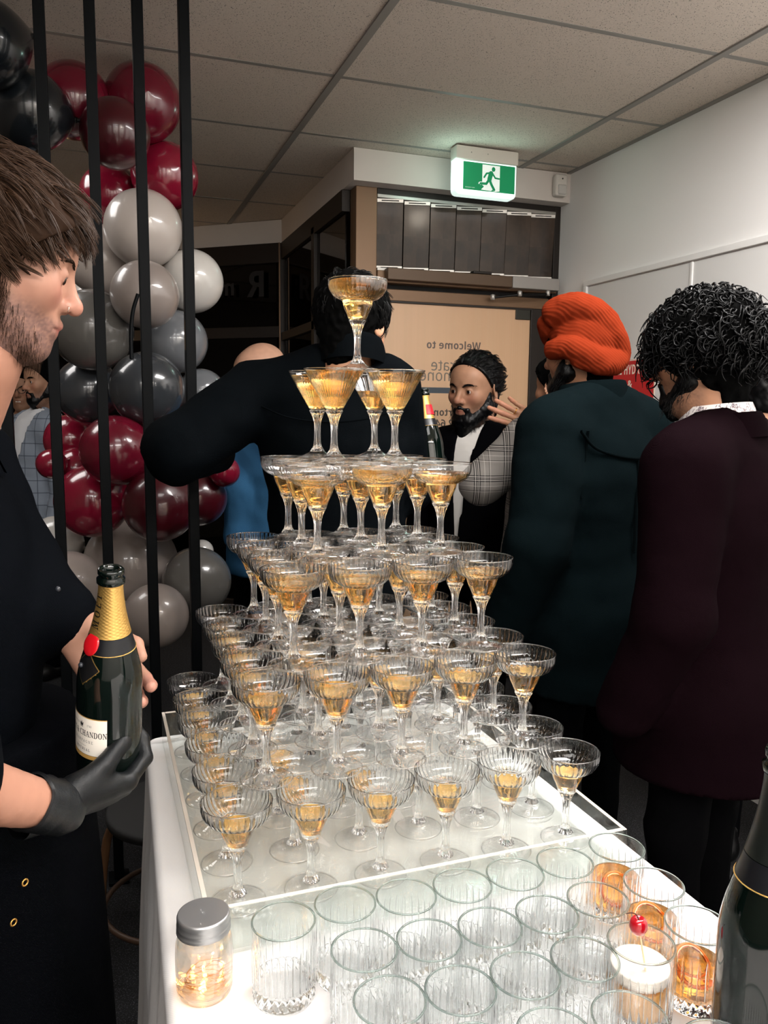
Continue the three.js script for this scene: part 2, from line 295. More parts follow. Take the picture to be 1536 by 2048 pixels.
{
  const s = structure('window_3', [0.706, 0, -3.82]); s.rotation.y = Math.atan2(0.395, -0.474) - Math.PI; // runs to the left and away
  const L = 4.9, m = bronzeDark;
  part('head_rail', box(-L, 0, 2.34, 2.46, -0.03, 0.03, 0.003), m, s); part('base_rail', box(-L, 0, 0, 0.15, -0.03, 0.03, 0.003), m, s); part('cross_rail', box(-L, 0, 1.88, 1.95, -0.03, 0.03, 0.003), m, s);
  for (let k = 0; k < 5; k++) { part('mullion', box(-(k + 1) * 0.95 - 0.03, -(k + 1) * 0.95 + 0.03, 0, 2.4, -0.03, 0.03, 0.003), m, s); for (const [l, h] of [[0.15, 1.88], [1.95, 2.34]]) part('pane', box(-(k + 1) * 0.95 + 0.03, -k * 0.95 - 0.03, l, h, -0.004, 0.004, 0), nightGlass, s); }
}
// ---------------------------------------------------------------- lamps, exit sign, detector, wall sign
const LAMP_PLACE = ['above the table, nearest the champagne tower', 'by the right wall at the rear of the room', 'in the middle of the rear row', 'leftmost of the rear row', 'over the guests in the far left background', 'above the curly-haired guest, nearest the right wall'];
UNSEEN_LAMPS.forEach(([x, z], i) => {  // panels out of view; the rear row lights the pale rear wall
  const t = thing('unseen_ceiling_light', `unseen recessed ceiling light panel ${LAMP_PLACE[i]}`, 'ceiling light', [x, 2.59, z], 0, 'unseen ceiling light panels');
  const w = LAMP_W / 2 + 0.02, d = LAMP_D / 2 + 0.015;
  part('frame', merge([box(-w, w, 0, 0.03, -d, -d + 0.02), box(-w, w, 0, 0.03, d - 0.02, d), box(-w, -w + 0.02, 0, 0.03, -d, d), box(w - 0.02, w, 0, 0.03, -d, d)]), std(0xeeeeee, 0.5), t);
  part('diffuser', box(-w + 0.02, w - 0.02, 0.008, 0.014, -d + 0.02, d - 0.02, 0), std(0xffffff, 0.6, 0, { emissive: LAMP_COLOR, emissiveIntensity: 3 }), t);
});
{
  const e = thing('exit_sign', 'green and white running man exit sign glowing under the ceiling', 'exit sign', [1.266, 2.6, -2.12]); e.scale.set(0.9, 0.97, 0.9);
  part('housing', box(-0.172, 0.172, -0.064, -0.003, -0.035, 0.04, 0.006), std(0xd8d2ca, 0.5), e, 'white painted housing');
  const side = new THREE.Shape(); side.moveTo(-0.166, -0.064); side.lineTo(0.164, -0.064); side.lineTo(0.164, -0.188); side.quadraticCurveTo(0.164, -0.212, 0.140, -0.212); side.lineTo(-0.142, -0.212); side.quadraticCurveTo(-0.166, -0.212, -0.166, -0.188); side.closePath();
  const glow = std(0xf4fffb, 0.4, 0, { emissive: 0xe6fff6, emissiveIntensity: 0.85 });
  part('light_box', new THREE.ExtrudeGeometry(side, { depth: 0.05, bevelEnabled: true, bevelSize: 0.004, bevelThickness: 0.004, bevelSegments: 2, curveSegments: 6 }).translate(0, 0, -0.026), glow, e, 'translucent white light box');
  const pict = canvasTexture(1024, 512, (x, w, h) => {
    x.fillStyle = '#0f8a57'; x.fillRect(0, 0, w, h); x.fillStyle = '#f4fffa';
    x.beginPath(); x.moveTo(372, 20); x.lineTo(720, 20); x.lineTo(720, 490); x.lineTo(640, 505); x.lineTo(350, 490); x.lineTo(410, 430); x.lineTo(372, 400); x.fill();
    x.fillStyle = '#f4fffa'; x.beginPath(); x.ellipse(345, 372, 48, 30, -0.2, 0, 7); x.fill();
    const g = '#0f8a57'; x.fillStyle = g; x.strokeStyle = g; x.lineCap = 'round'; x.lineJoin = 'round';
    x.beginPath(); x.ellipse(592, 92, 36, 44, 0.1, 0, 7); x.fill();
    const limb = (p, wd) => { x.lineWidth = wd; x.beginPath(); x.moveTo(...p[0]); for (const q of p.slice(1)) x.lineTo(...q); x.stroke(); };
    limb([[545, 170], [515, 285]], 88); limb([[545, 160], [455, 180], [410, 255]], 34); limb([[575, 170], [630, 250], [706, 256]], 32);
    limb([[520, 300], [560, 385], [612, 470]], 50); limb([[500, 300], [455, 372], [345, 376]], 46); limb([[612, 478], [570, 490]], 22); limb([[345, 376], [318, 398]], 22);
    x.fillStyle = '#e9fff6'; x.font = '22px sans-serif'; x.fillText('\u25CF EMERGENCY LIGHT', 26, 478);
  });
  const face = box(-0.128, 0.158, -0.192, -0.070, 0.0285, 0.0305, 0); { const p = face.attributes.position, a = []; for (let i = 0; i < p.count; i++) a.push((p.getX(i) + 0.128) / 0.286, (p.getY(i) + 0.192) / 0.122); face.setAttribute('uv', new THREE.Float32BufferAttribute(a, 2)); }
  part('sign_face', face, std(0xffffff, 0.35, 0, { map: pict, emissive: 0xffffff, emissiveMap: pict, emissiveIntensity: 0.35 }), e, 'green face with a white running man in a doorway');
  part('screw', merge([[-0.09, 0.04], [0, 0.04]].map(([x, z]) => new THREE.SphereGeometry(0.003, 8, 6).translate(x, -0.03, z))), alloy, e);
  const l = new THREE.RectAreaLight(0xcffff0, EXIT_GLOW, 0.3, 0.12); l.position.set(1.27, 2.46, -2.075); l.lookAt(1.27, 2.46, 0); l.name = 'exit_sign_light'; scene.add(l);
  const l2 = new THREE.PointLight(0xcffff0, 0.05); l2.position.set(1.10, 2.48, -2.10); l2.shadow.radius = 2; l2.name = 'exit_sign_side_light'; scene.add(l2);
}
{
  const p = thing('motion_detector', 'small white motion detector in the corner beside the exit sign', 'detector', [1.757, 2.53, -2.3]);
  part('body', new RoundedBoxGeometry(0.066, 0.105, 0.045, 3, 0.014).translate(0, 0, 0.024), std(0xd6d2cc, 0.45), p);
  part('lens', new RoundedBoxGeometry(0.05, 0.048, 0.02, 3, 0.009).translate(0, -0.022, 0.042), std(0xc4c2be, 0.3), p);
  part('eye', new THREE.SphereGeometry(0.004, 10, 8).translate(0, 0.028, 0.047), std(0x111111, 0.3), p);
}
{
  const s = thing('wall_sign', 'red sign with cream lettering reading fire hydrant and hose, on the white cupboard door', 'sign', [1.8215, 1.562, -1.735]);
  const print = canvasTexture(1024, 640, (x, w, h) => {
    x.fillStyle = '#c31522'; x.fillRect(0, 0, w, h); x.strokeStyle = '#e8d9c8'; x.lineWidth = 12; x.strokeRect(8, 8, w - 16, h - 16);
    x.fillStyle = '#efe2d2'; x.textAlign = 'center'; x.font = 'bold 178px sans-serif'; x.save(); x.translate(w / 2, 200); x.scale(0.72, 1.05); x.fillText('FIRE HYDRANT', 0, 0); x.restore();
    x.font = 'bold 140px sans-serif'; x.fillText('&', w / 2, 385); x.save(); x.translate(w / 2, 580); x.scale(0.72, 1.05); x.font = 'bold 178px sans-serif'; x.fillText('HOSE', 0, 0); x.restore();
  });
  part('plate', new RoundedBoxGeometry(0.345, 0.206, 0.003, 1, 0.001), std(0xd8ccbe, 0.5), s).rotation.y = -Math.PI / 2;
  const f = new THREE.PlaneGeometry(0.341, 0.202); f.translate(0, 0, 0.0018); part('print', f, std(0xffffff, 0.45, 0, { map: print }), s).rotation.y = -Math.PI / 2;
}
{
  const s = thing('shop_sign', 'faint grey reversed letters on the dark glass of the angled shopfront', 'sign', [0.706, 0, -3.82]); s.rotation.y = Math.atan2(0.395, -0.474) - Math.PI;
  const font = await new FontLoader().loadAsync('fonts/droid/droid_sans_bold.typeface.json');
  const letters = (t, size, x, y) => { const g = new TextGeometry(t, { font, size, depth: 0.004, curveSegments: 5 }); g.scale(-1, 1, 1); const i = g.index; if (i) { for (let k = 0; k < i.count; k += 3) { const q = i.getX(k); i.setX(k, i.getX(k + 1)); i.setX(k + 1, q); } } else { const p = g.attributes.position.array, nn = g.attributes.normal.array; for (let k = 0; k < p.length; k += 9) for (let c = 0; c < 3; c++) { let q = p[k + c]; p[k + c] = p[k + 3 + c]; p[k + 3 + c] = q; q = nn[k + c]; nn[k + c] = nn[k + 3 + c]; nn[k + 3 + c] = q; } } return g.translate(x, y, 0.034); };
  const grey = std(0x181617, 0.8);
  part('letter', letters('R', 0.16, -0.085, 2.135), grey, s); part('letter', letters('m', 0.10, -0.31, 2.15), grey, s);
}
{
  const p = thing('pendant_lamp', 'small woven basket pendant lamp glowing in the far left background', 'pendant lamp', at(38, 708, 5.4).toArray());
  const wire = []; for (let k = 0; k < 14; k++) { const a = k / 14 * Math.PI * 2; wire.push(tube([[0.05 * Math.cos(a), 0.06, 0.05 * Math.sin(a)], [0.11 * Math.cos(a), 0, 0.11 * Math.sin(a)], [0.10 * Math.cos(a), -0.08, 0.10 * Math.sin(a)]], 0.004, 4, 6)); }
  for (const [r, y] of [[0.105, 0.02], [0.115, -0.02], [0.11, -0.05], [0.10, -0.08]]) wire.push(new THREE.TorusGeometry(r, 0.004, 4, 24).rotateX(Math.PI / 2).translate(0, y, 0));
  part('woven_shade', merge(wire), std(0x6b4a2a, 0.7), p); part('cord', tube([[0, 0.06, 0], [0, 0.6, 0]], 0.004, 5, 2), darkPaint, p);
  part('bulb', new THREE.SphereGeometry(0.022, 12, 10).translate(0, -0.04, 0), std(0xffe0b0, 0.4, 0, { emissive: 0xffd9a0, emissiveIntensity: 2 }), p);
  const l = new THREE.PointLight(0xffd2a0, 0.9); l.position.copy(at(38, 708, 5.4)).add(V(0, -0.04, 0)); l.name = 'pendant_light'; scene.add(l);
}
{
  const g = thing('unseen_globe_lamp', 'unseen opal globe lamp at the rear, mirrored in the louvre window', 'lamp', [0.615, 2.5, 1.9]);  // out of view, placed so the louvre panes mirror its bright spot
  part('globe', new THREE.SphereGeometry(0.075, 28, 20), std(0xffffff, 0.4, 0, { emissive: 0xfff0dc, emissiveIntensity: 50 }), g); part('base', lathe([[0.0002, 0.06], [0.05, 0.065], [0.06, 0.097], [0.0002, 0.097]], 24), alloy, g);
  const l = new THREE.PointLight(0xfff0dc, 0.3); l.position.set(0.615, 2.5, 1.9); l.shadow.radius = 3.5; l.name = 'unseen_globe_light'; scene.add(l);
}
// ---------------------------------------------------------------- black slat screen and the balloon column behind it
const SLAT_Z = -1.12, slatMat = phys({ color: 0x030507, roughness: 0.55, specularIntensity: 0.18 });
const SLAT_PLACE = ['at the far left behind the waiter in profile', 'second from the left', 'third from the left, behind the open bottle neck', 'fourth from the left', 'rightmost, next to the tower waiter'];
[-0.655, -0.532, -0.407, -0.284, -0.161].forEach((x, i) => {
  const t = thing('slat', `tall black screen slat, ${SLAT_PLACE[i]}`, 'slat', [x, 0, SLAT_Z], 0, 'black screen slats');
  part('post', box(-0.0145, 0.0145, 0.012, 2.585, -0.02, 0.02, 0.002), slatMat, t);
  part('foot_plate', box(-0.03, 0.03, 0, 0.012, -0.035, 0.035, 0.002), slatMat, t); part('head_plate', box(-0.03, 0.03, 2.585, 2.597, -0.035, 0.035, 0.002), slatMat, t);
});
{
  const s = thing('strap', 'short black curved strap hanging between the slats in front of the white balloons', 'strap', [0, 0, 0]);
  const p = [[276, 588], [266, 622], [262, 668], [263, 718]].map(([x, y]) => at(x, y, 2.22)); s.position.copy(p[3]);
  part('band', tube(p.map((q) => q.clone().sub(p[3])), 0.006, 6, 14), slatMat, s);
}
const latex = (r, g, b, rough = 0.16, extra = {}) => phys({ color: new THREE.Color(r, g, b), roughness: rough, clearcoat: 0.6, clearcoatRoughness: 0.08, ...extra });
const balloonMat = {
  black: latex(0.008, 0.011, 0.014, 0.25), burgundy: latex(0.115, 0.003, 0.014, 0.25), wine: latex(0.05, 0.002, 0.006, 0.3), red: latex(0.19, 0.005, 0.022, 0.2),
  white: latex(0.46, 0.41, 0.375, 0.28), pearl: latex(0.52, 0.50, 0.47, 0.25), grey: latex(0.105, 0.100, 0.092, 0.25), silver: latex(0.13, 0.138, 0.15, 0.2), slate: latex(0.033, 0.037, 0.042, 0.2), dusk: latex(0.25, 0.21, 0.19, 0.35),
};
const balloonShape = lathe(smooth([[0.0004, 1.0], [0.36, 0.93], [0.72, 0.70], [0.94, 0.33], [1.0, -0.02], [0.95, -0.34], [0.79, -0.64], [0.53, -0.91], [0.27, -1.10], [0.11, -1.20], [0.05, -1.24], [0.035, -1.26], [0.0004, -1.262]], 40), 40);
const knotShape = merge([new THREE.TorusGeometry(0.05, 0.028, 8, 16).rotateX(Math.PI / 2).translate(0, -1.265, 0), lathe([[0.035, -1.26], [0.05, -1.30], [0.10, -1.36], [0.09, -1.365], [0.03, -1.30]], 14)]);
// [colour, x, y, half width, half height in the photograph, distance, label]; each points its knot towards the column's middle
const BALLOONS = [
  ['black', -34, 86, 86, 86, 2.72, 'large black balloon at the top left, cut by the edge above the waiter'],
  ['black', 60, 222, 74, 80, 2.45, 'black balloon behind the waiter hair and leftmost slat'],
  ['burgundy', 146, 202, 69, 78, 2.86, 'burgundy balloon at the top left of the column'],
  ['burgundy', 285, 205, 69, 82, 2.84, 'burgundy balloon at the top right of the column'],
  ['wine', 230, 268, 56, 80, 2.70, 'dark burgundy balloon in front between the two topmost ones'],
  ['red', 330, 352, 64, 68, 2.84, 'bright burgundy balloon just above the topmost white one, right side'],
  ['red', 222, 392, 60, 62, 2.92, 'burgundy balloon half hidden behind the waiter fringe'],
  ['white', 287, 457, 71, 82, 2.80, 'topmost white balloon, centre of the column'],
  ['pearl', 384, 563, 59, 66, 2.88, 'shiny white balloon sticking out right of the rightmost slat'],
  ['white', 200, 520, 66, 72, 2.95, 'white balloon hidden at the left behind the topmost white one'],
  ['white', 205, 610, 64, 66, 3.02, 'cream balloon deep in the column above the grey balloons'],
  ['dusk', 290, 589, 66, 68, 2.66, 'round cream balloon in front, below the topmost white one'],
  ['grey', 185, 661, 76, 84, 2.72, 'large matt grey balloon at the left, beside the waiter chin'],
  ['silver', 352, 684, 60, 66, 2.86, 'light grey balloon at the right with a streak of light'],
  ['slate', 294, 778, 74, 73, 2.66, 'dark silver balloon in the middle of the grey row'],
  ['slate', 176, 782, 68, 62, 2.80, 'dark grey balloon under the large matt grey one'],
  ['silver', 404, 786, 46, 50, 2.90, 'small silver balloon at the right above the waiter sleeve'],
  ['red', 140, 880, 50, 52, 2.92, 'bright red balloon at the left under the dark grey one'],
  ['burgundy', 232, 902, 70, 72, 2.68, 'large burgundy balloon in the middle of the lower red row'],
  ['red', 348, 890, 60, 62, 2.92, 'red balloon behind the waiter raised elbow'],
  ['red', 102, 928, 28, 31, 2.84, 'smallest red balloon, poking out at the far left'],
  ['red', 152, 940, 44, 46, 2.88, 'small red balloon beside the smallest one at the left'],
  ['red', 184, 1002, 76, 70, 2.76, 'bright red balloon at the bottom left of the red row'],
  ['wine', 320, 1010, 72, 74, 2.66, 'dark burgundy balloon at the bottom middle of the red row'],
  ['wine', 398, 996, 48, 64, 2.84, 'dark burgundy balloon at the bottom right of the red row'],
  ['red', 449, 943, 31, 31, 2.82, 'small round red balloon at the right below the waiter elbow'],
  ['red', 402, 942, 38, 38, 2.90, 'red balloon joined to the small round one on its left'],
  ['pearl', 112, 1082, 48, 54, 2.95, 'white balloon at the far left below the red row'],
  ['dusk', 262, 1128, 94, 90, 2.80, 'largest pale pink white balloon under the red row'],
  ['dusk', 132, 1180, 62, 96, 2.74, 'tall white balloon at the left behind the open bottle'],
  ['grey', 394, 1162, 74, 62, 2.76, 'dull greyish white balloon lying at the right'],
  ['pearl', 404, 1102, 22, 24, 2.95, 'tiny white balloon behind the rightmost slat'],
  ['dusk', 312, 1232, 66, 64, 2.68, 'lowest white balloon, to the right of the bottle neck'],
  ['dusk', 205, 1255, 70, 66, 2.80, 'white balloon behind the bottle neck and hand'],
];
// none may rise into the ceiling
const MOST = BALLOONS.map(([, x, y, w, h]) => { let d = 3.4; while (d > 2.26 && at(x, y, d).y + (w + h) / 2 * d / 1610 > 2.585) d -= 0.01; return d; });
BALLOONS.forEach((b, i) => { b[5] = Math.min(b[5], MOST[i]); });
// let neighbours settle: along the sight line, the nearer one comes forward and the farther one goes back until they only touch
for (let k = 0; k < 160; k++) for (let i = 0; i < BALLOONS.length; i++) for (let j = 0; j < i; j++) {
  const A = BALLOONS[i], B = BALLOONS[j], ra = (A[3] + A[4]) / 2 * A[5] / 1610, rb = (B[3] + B[4]) / 2 * B[5] / 1610, gap = at(A[1], A[2], A[5]).distanceTo(at(B[1], B[2], B[5])) - 0.97 * (ra + rb);
  if (gap < 0) { const s = (A[5] >= B[5] ? 1 : -1) * Math.min(0.01, -gap * 0.3); A[5] = Math.min(MOST[i], Math.max(2.36, A[5] + s)); B[5] = Math.min(MOST[j], Math.max(2.36, B[5] - s)); }
}
BALLOONS.forEach(([c, x, y, w, h, depth, label], i) => {
  const p = at(x, y, depth), core = at(265, y + (i % 2 ? 40 : -40), depth + 0.22), R = (w + h) / 2 * depth / 1610;
  const t = thing('balloon', label, 'balloon', p.toArray(), 0, 'balloons of the column behind the slats');
  const q = new THREE.Quaternion().setFromUnitVectors(V(0, -1, 0), core.clone().sub(p).normalize()); t.quaternion.copy(q);
  const b = part('skin', balloonShape, balloonMat[c], t); b.scale.set(R, R * 0.98, R);
  const k = part('knot', knotShape, balloonMat[c], t); k.scale.copy(b.scale);
});
// ---------------------------------------------------------------- champagne tower: 1 + 4 + 9 + 16 + 25 + 36 glasses
const RIM = 0.0495, GLASS_H = 0.15, STEP = 0.1051, BASE_Y = 0.7502;
const bowlGlass = phys({ color: 0xffffff, roughness: 0.015, transmission: 1, thickness: 0, ior: 1.6 }), cutGlass = phys({ color: 0xffffff, roughness: 0, transmission: 1, thickness: 0.01, ior: 1.45 });
const stemGlass = phys({ color: 0xffffff, roughness: 0, transmission: 1, thickness: 0.01, ior: 1.46 });
const footGlass = phys({ color: 0xffffff, roughness: 0.01, transmission: 1, thickness: 0, ior: 1.5 });
const wineGold = phys({ color: new THREE.Color(1.0, 0.60, 0.175), roughness: 0, transmission: 1, thickness: 0.01, ior: 1.34, transparent: true, opacity: 0.92 });
const sstep = THREE.MathUtils.smoothstep;
const COUPE = { outer: smooth([[0.0145, 0.084], [0.0182, 0.094], [0.0228, 0.104], [0.0255, 0.113], [0.0268, 0.1165], [0.031, 0.118], [0.038, 0.1215], [0.0450, 0.1285], [0.0488, 0.137], [0.0495, 0.145], [RIM, 0.1497]], 28), flutes: 36, depth: (y) => 0.0012 * sstep(y, 0.114, 0.122) * (1 - 0.5 * sstep(y, 0.140, 0.149)) };
const CONE = { outer: smooth([[0.0130, 0.084], [0.0215, 0.099], [0.0305, 0.115], [0.0395, 0.131], [0.0488, 0.1475], [0.0492, 0.1497]], 20), flutes: 44, depth: (y) => 0.0009 * sstep(y, 0.088, 0.1) * (1 - 0.7 * sstep(y, 0.138, 0.147)) };
function bowlGeometry({ outer: o, flutes, depth }) {
  const T = 0.0011;
  const dn = o.map(([r, y], i) => { const p = o[Math.max(i - 1, 0)], q = o[Math.min(i + 1, o.length - 1)]; const tx = q[0] - p[0], ty = q[1] - p[1], l = Math.hypot(tx, ty); return [Math.max(r - ty / l * T, 0.0005), y + tx / l * T * (i < 3 ? 2.2 : 1)]; }).reverse();
  const R = o[o.length - 1][0], prof = [[0.0004, 0.0835], ...o, [R - 0.0005, 0.15], ...dn, [0.0004, 0.0868]], nOut = o.length + 1;
  return fluted(prof, flutes * 4, (p, a, i) => i <= nOut ? p[0] - depth(p[1]) * (0.5 - 0.5 * Math.cos(a * flutes)) : p[0]);
}
// the same bowl in two pieces: a heavy ribbed saucer above the shoulder and a plain thin cup below it
function saucerGeometry({ outer: o, flutes, depth }) {
  const T = 0.0011, top = o.filter((p) => p[1] > 0.1158), R = o[o.length - 1][0];
  const dn = top.map(([r, y], i) => { const p = top[Math.max(i - 1, 0)], q = top[Math.min(i + 1, top.length - 1)]; const tx = q[0] - p[0], ty = q[1] - p[1], l = Math.hypot(tx, ty); return [r - ty / l * T, y + tx / l * T]; }).reverse();
  const prof = [...top, [R - 0.0005, 0.15], ...dn, top[0]], nOut = top.length;
  return fluted(prof, flutes * 4, (p, a, i) => i <= nOut ? p[0] - depth(p[1]) * (0.5 - 0.5 * Math.cos(a * flutes)) : p[0]);
}
const cupGeometry = ({ outer: o }) => fluted(o.filter((p) => p[1] < 0.1172), 64, (p) => p[0]);
const facet = ([r, y], a) => { const k = sstep(y, 0.008, 0.018) * (1 - sstep(y, 0.079, 0.083)); return r * (1 - k * 0.17 * (0.5 - 0.5 * Math.cos(10 * a + 70 * y))); };
const stemShape = fluted(smooth([[0.0003, 0.0118], [0.0100, 0.0122], [0.0128, 0.0128], [0.0112, 0.0152], [0.0076, 0.0210], [0.0061, 0.0300], [0.0056, 0.0440], [0.0061, 0.0590], [0.0082, 0.0690], [0.0112, 0.0770], [0.0143, 0.0834], [0.0006, 0.0834]], 40), 80, facet);
const footShape = fluted(smooth([[0.0006, 0.0012], [0.030, 0.0004], [0.0378, 0.0007], [0.0388, 0.0020], [0.0374, 0.0032], [0.026, 0.0062], [0.0165, 0.0098], [0.0125, 0.0124], [0.0003, 0.0124]], 26), 72, (p) => p[0]);
const footRim = new THREE.TorusGeometry(0.0382, 0.0010, 8, 80).rotateX(Math.PI / 2).translate(0, 0.0018, 0);
const rimShape = (R) => new THREE.TorusGeometry(R - 0.0004, 0.00075, 8, 96).rotateX(Math.PI / 2).translate(0, 0.1496, 0);
function wineGeometry({ outer: o, flutes, depth }, level) {
  const w = o.filter((p) => p[1] < level).map(([r, y]) => [r - (y < 0.1175 ? 0.0006 : 0.0014) - depth(y) * 0.2, y + (y < 0.1175 ? 0.0003 : 0.0012)]).filter((p) => p[1] < level), last = w[w.length - 1];
  const next = o.find((p) => p[1] >= level) ?? o[o.length - 1];
  const ribbed = level > 0.118, prof = [[0.0003, 0.0848], ...w.slice(1), [Math.max(last[0], next[0] - (level < 0.1165 ? 0.0007 : 0.0018)), level], [last[0] * 0.9, level - 0.0004], [0.0003, level - 0.0004]];
  return fluted(prof, ribbed ? flutes * 4 : 72, (p, a, k) => ribbed && k < prof.length - 2 ? p[0] - depth(p[1]) * 0.9 * (0.5 - 0.5 * Math.cos(a * flutes)) : p[0]);
}
const TIER = ['', 'single top', 'second', 'third', 'fourth', 'fifth', 'bottom'], ORD = ['first', 'second', 'third', 'fourth', 'fifth', 'sixth'];
function fillLevel(n, i, j) {
  if (n === 1) return 0.147;
  if (n === 2) return [[0.1465, 0.146], [0.143, 0.118]][j][i];
  if (n === 3) return j === 0 ? [0.129, 0.143, 0.134][i] : 0.1165 + 0.004 * rnd();
  if (n === 4) return j === 0 ? [0.130, 0.128, 0.127, 0.128][i] : i === 0 ? 0.124 : j === 1 ? 0.119 : i === 1 ? 0.115 : 0;
  if (n === 5) return j === 0 ? [0.1215, 0.123, 0.1225, 0.1215, 0.120][i] : i === 0 ? 0.1195 : i === 1 && j < 3 ? 0.114 : j === 1 ? 0.110 : 0;
  return j === 0 ? [0.1152, 0.1148, 0.1145, 0.1152, 0.1148, 0.114][i] : i === 0 ? 0.1152 : i === 1 && j < 3 ? 0.111 : j === 1 && i === 2 ? 0.108 : 0;
}
const makeCoupe = (shape, R, glass = cutGlass) => { const t = new THREE.Group(); if (glass === cutGlass) { part('saucer', saucerGeometry(shape), glass, t); part('cup', cupGeometry(shape), bowlGlass, t); } else part('bowl', bowlGeometry(shape), glass, t); part('rim', rimShape(R), stemGlass, t); part('stem', stemShape, stemGlass, t); part('foot', footShape, footGlass, t); part('foot_rim', footRim, stemGlass, t); return t; };
const protoCoupe = makeCoupe(COUPE, RIM), protoInner = makeCoupe(COUPE, RIM, bowlGlass), protoCone = makeCoupe(CONE, 0.0492, bowlGlass), wineCache = {};
for (let n = 1; n <= 6; n++) for (let j = 0; j < n; j++) for (let i = 0; i < n; i++) {
  const off = (n - 1) / 2, shift = n === 1 ? -0.008 : n === 2 ? -0.011 : 0, cone = n === 2, level = fillLevel(n, i, j);
  const t = (cone ? protoCone : n > 3 && (j === 0 || i === 0 || i === n - 1) ? protoCoupe : protoInner).clone(); t.name = numbered('champagne_glass'); scene.add(t);
  const jx = n < 3 ? 0 : rr(-0.0012, 0.0012), jz = n < 3 ? 0 : rr(-0.0012, 0.0012);
  t.position.set((i - off) * STEP + shift + jx, BASE_Y + (6 - n) * GLASS_H, (off - j) * STEP + jz); t.rotation.y = rr(0, 6.28);
  const what = level === 0 ? 'empty ribbed coupe' : level < 0.1155 ? 'half-filled champagne coupe' : 'full champagne coupe';
  const where = n === 1 ? 'single ribbed coupe full of golden champagne on the very top of the tower' :
    cone ? `V-shaped ribbed glass of champagne, ${j ? 'back' : 'front'} ${i ? 'right' : 'left'} of the four under the top one` :
      `${what}, ${TIER[n]} tier, ${j === 0 ? 'front row' : ORD[j] + ' row from the front'}, ${i === 0 ? 'leftmost' : i === n - 1 ? 'rightmost' : ORD[i] + ' from left'}`;
  tag(t, where, 'glass', n === 1 ? null : `glasses of the ${TIER[n]} tier`);
  if (level) { const key = (cone ? 'v' : 'c') + level.toFixed(4); wineCache[key] ??= wineGeometry(cone ? CONE : COUPE, level); part('champagne', wineCache[key], wineGold, t, 'golden champagne'); }
}
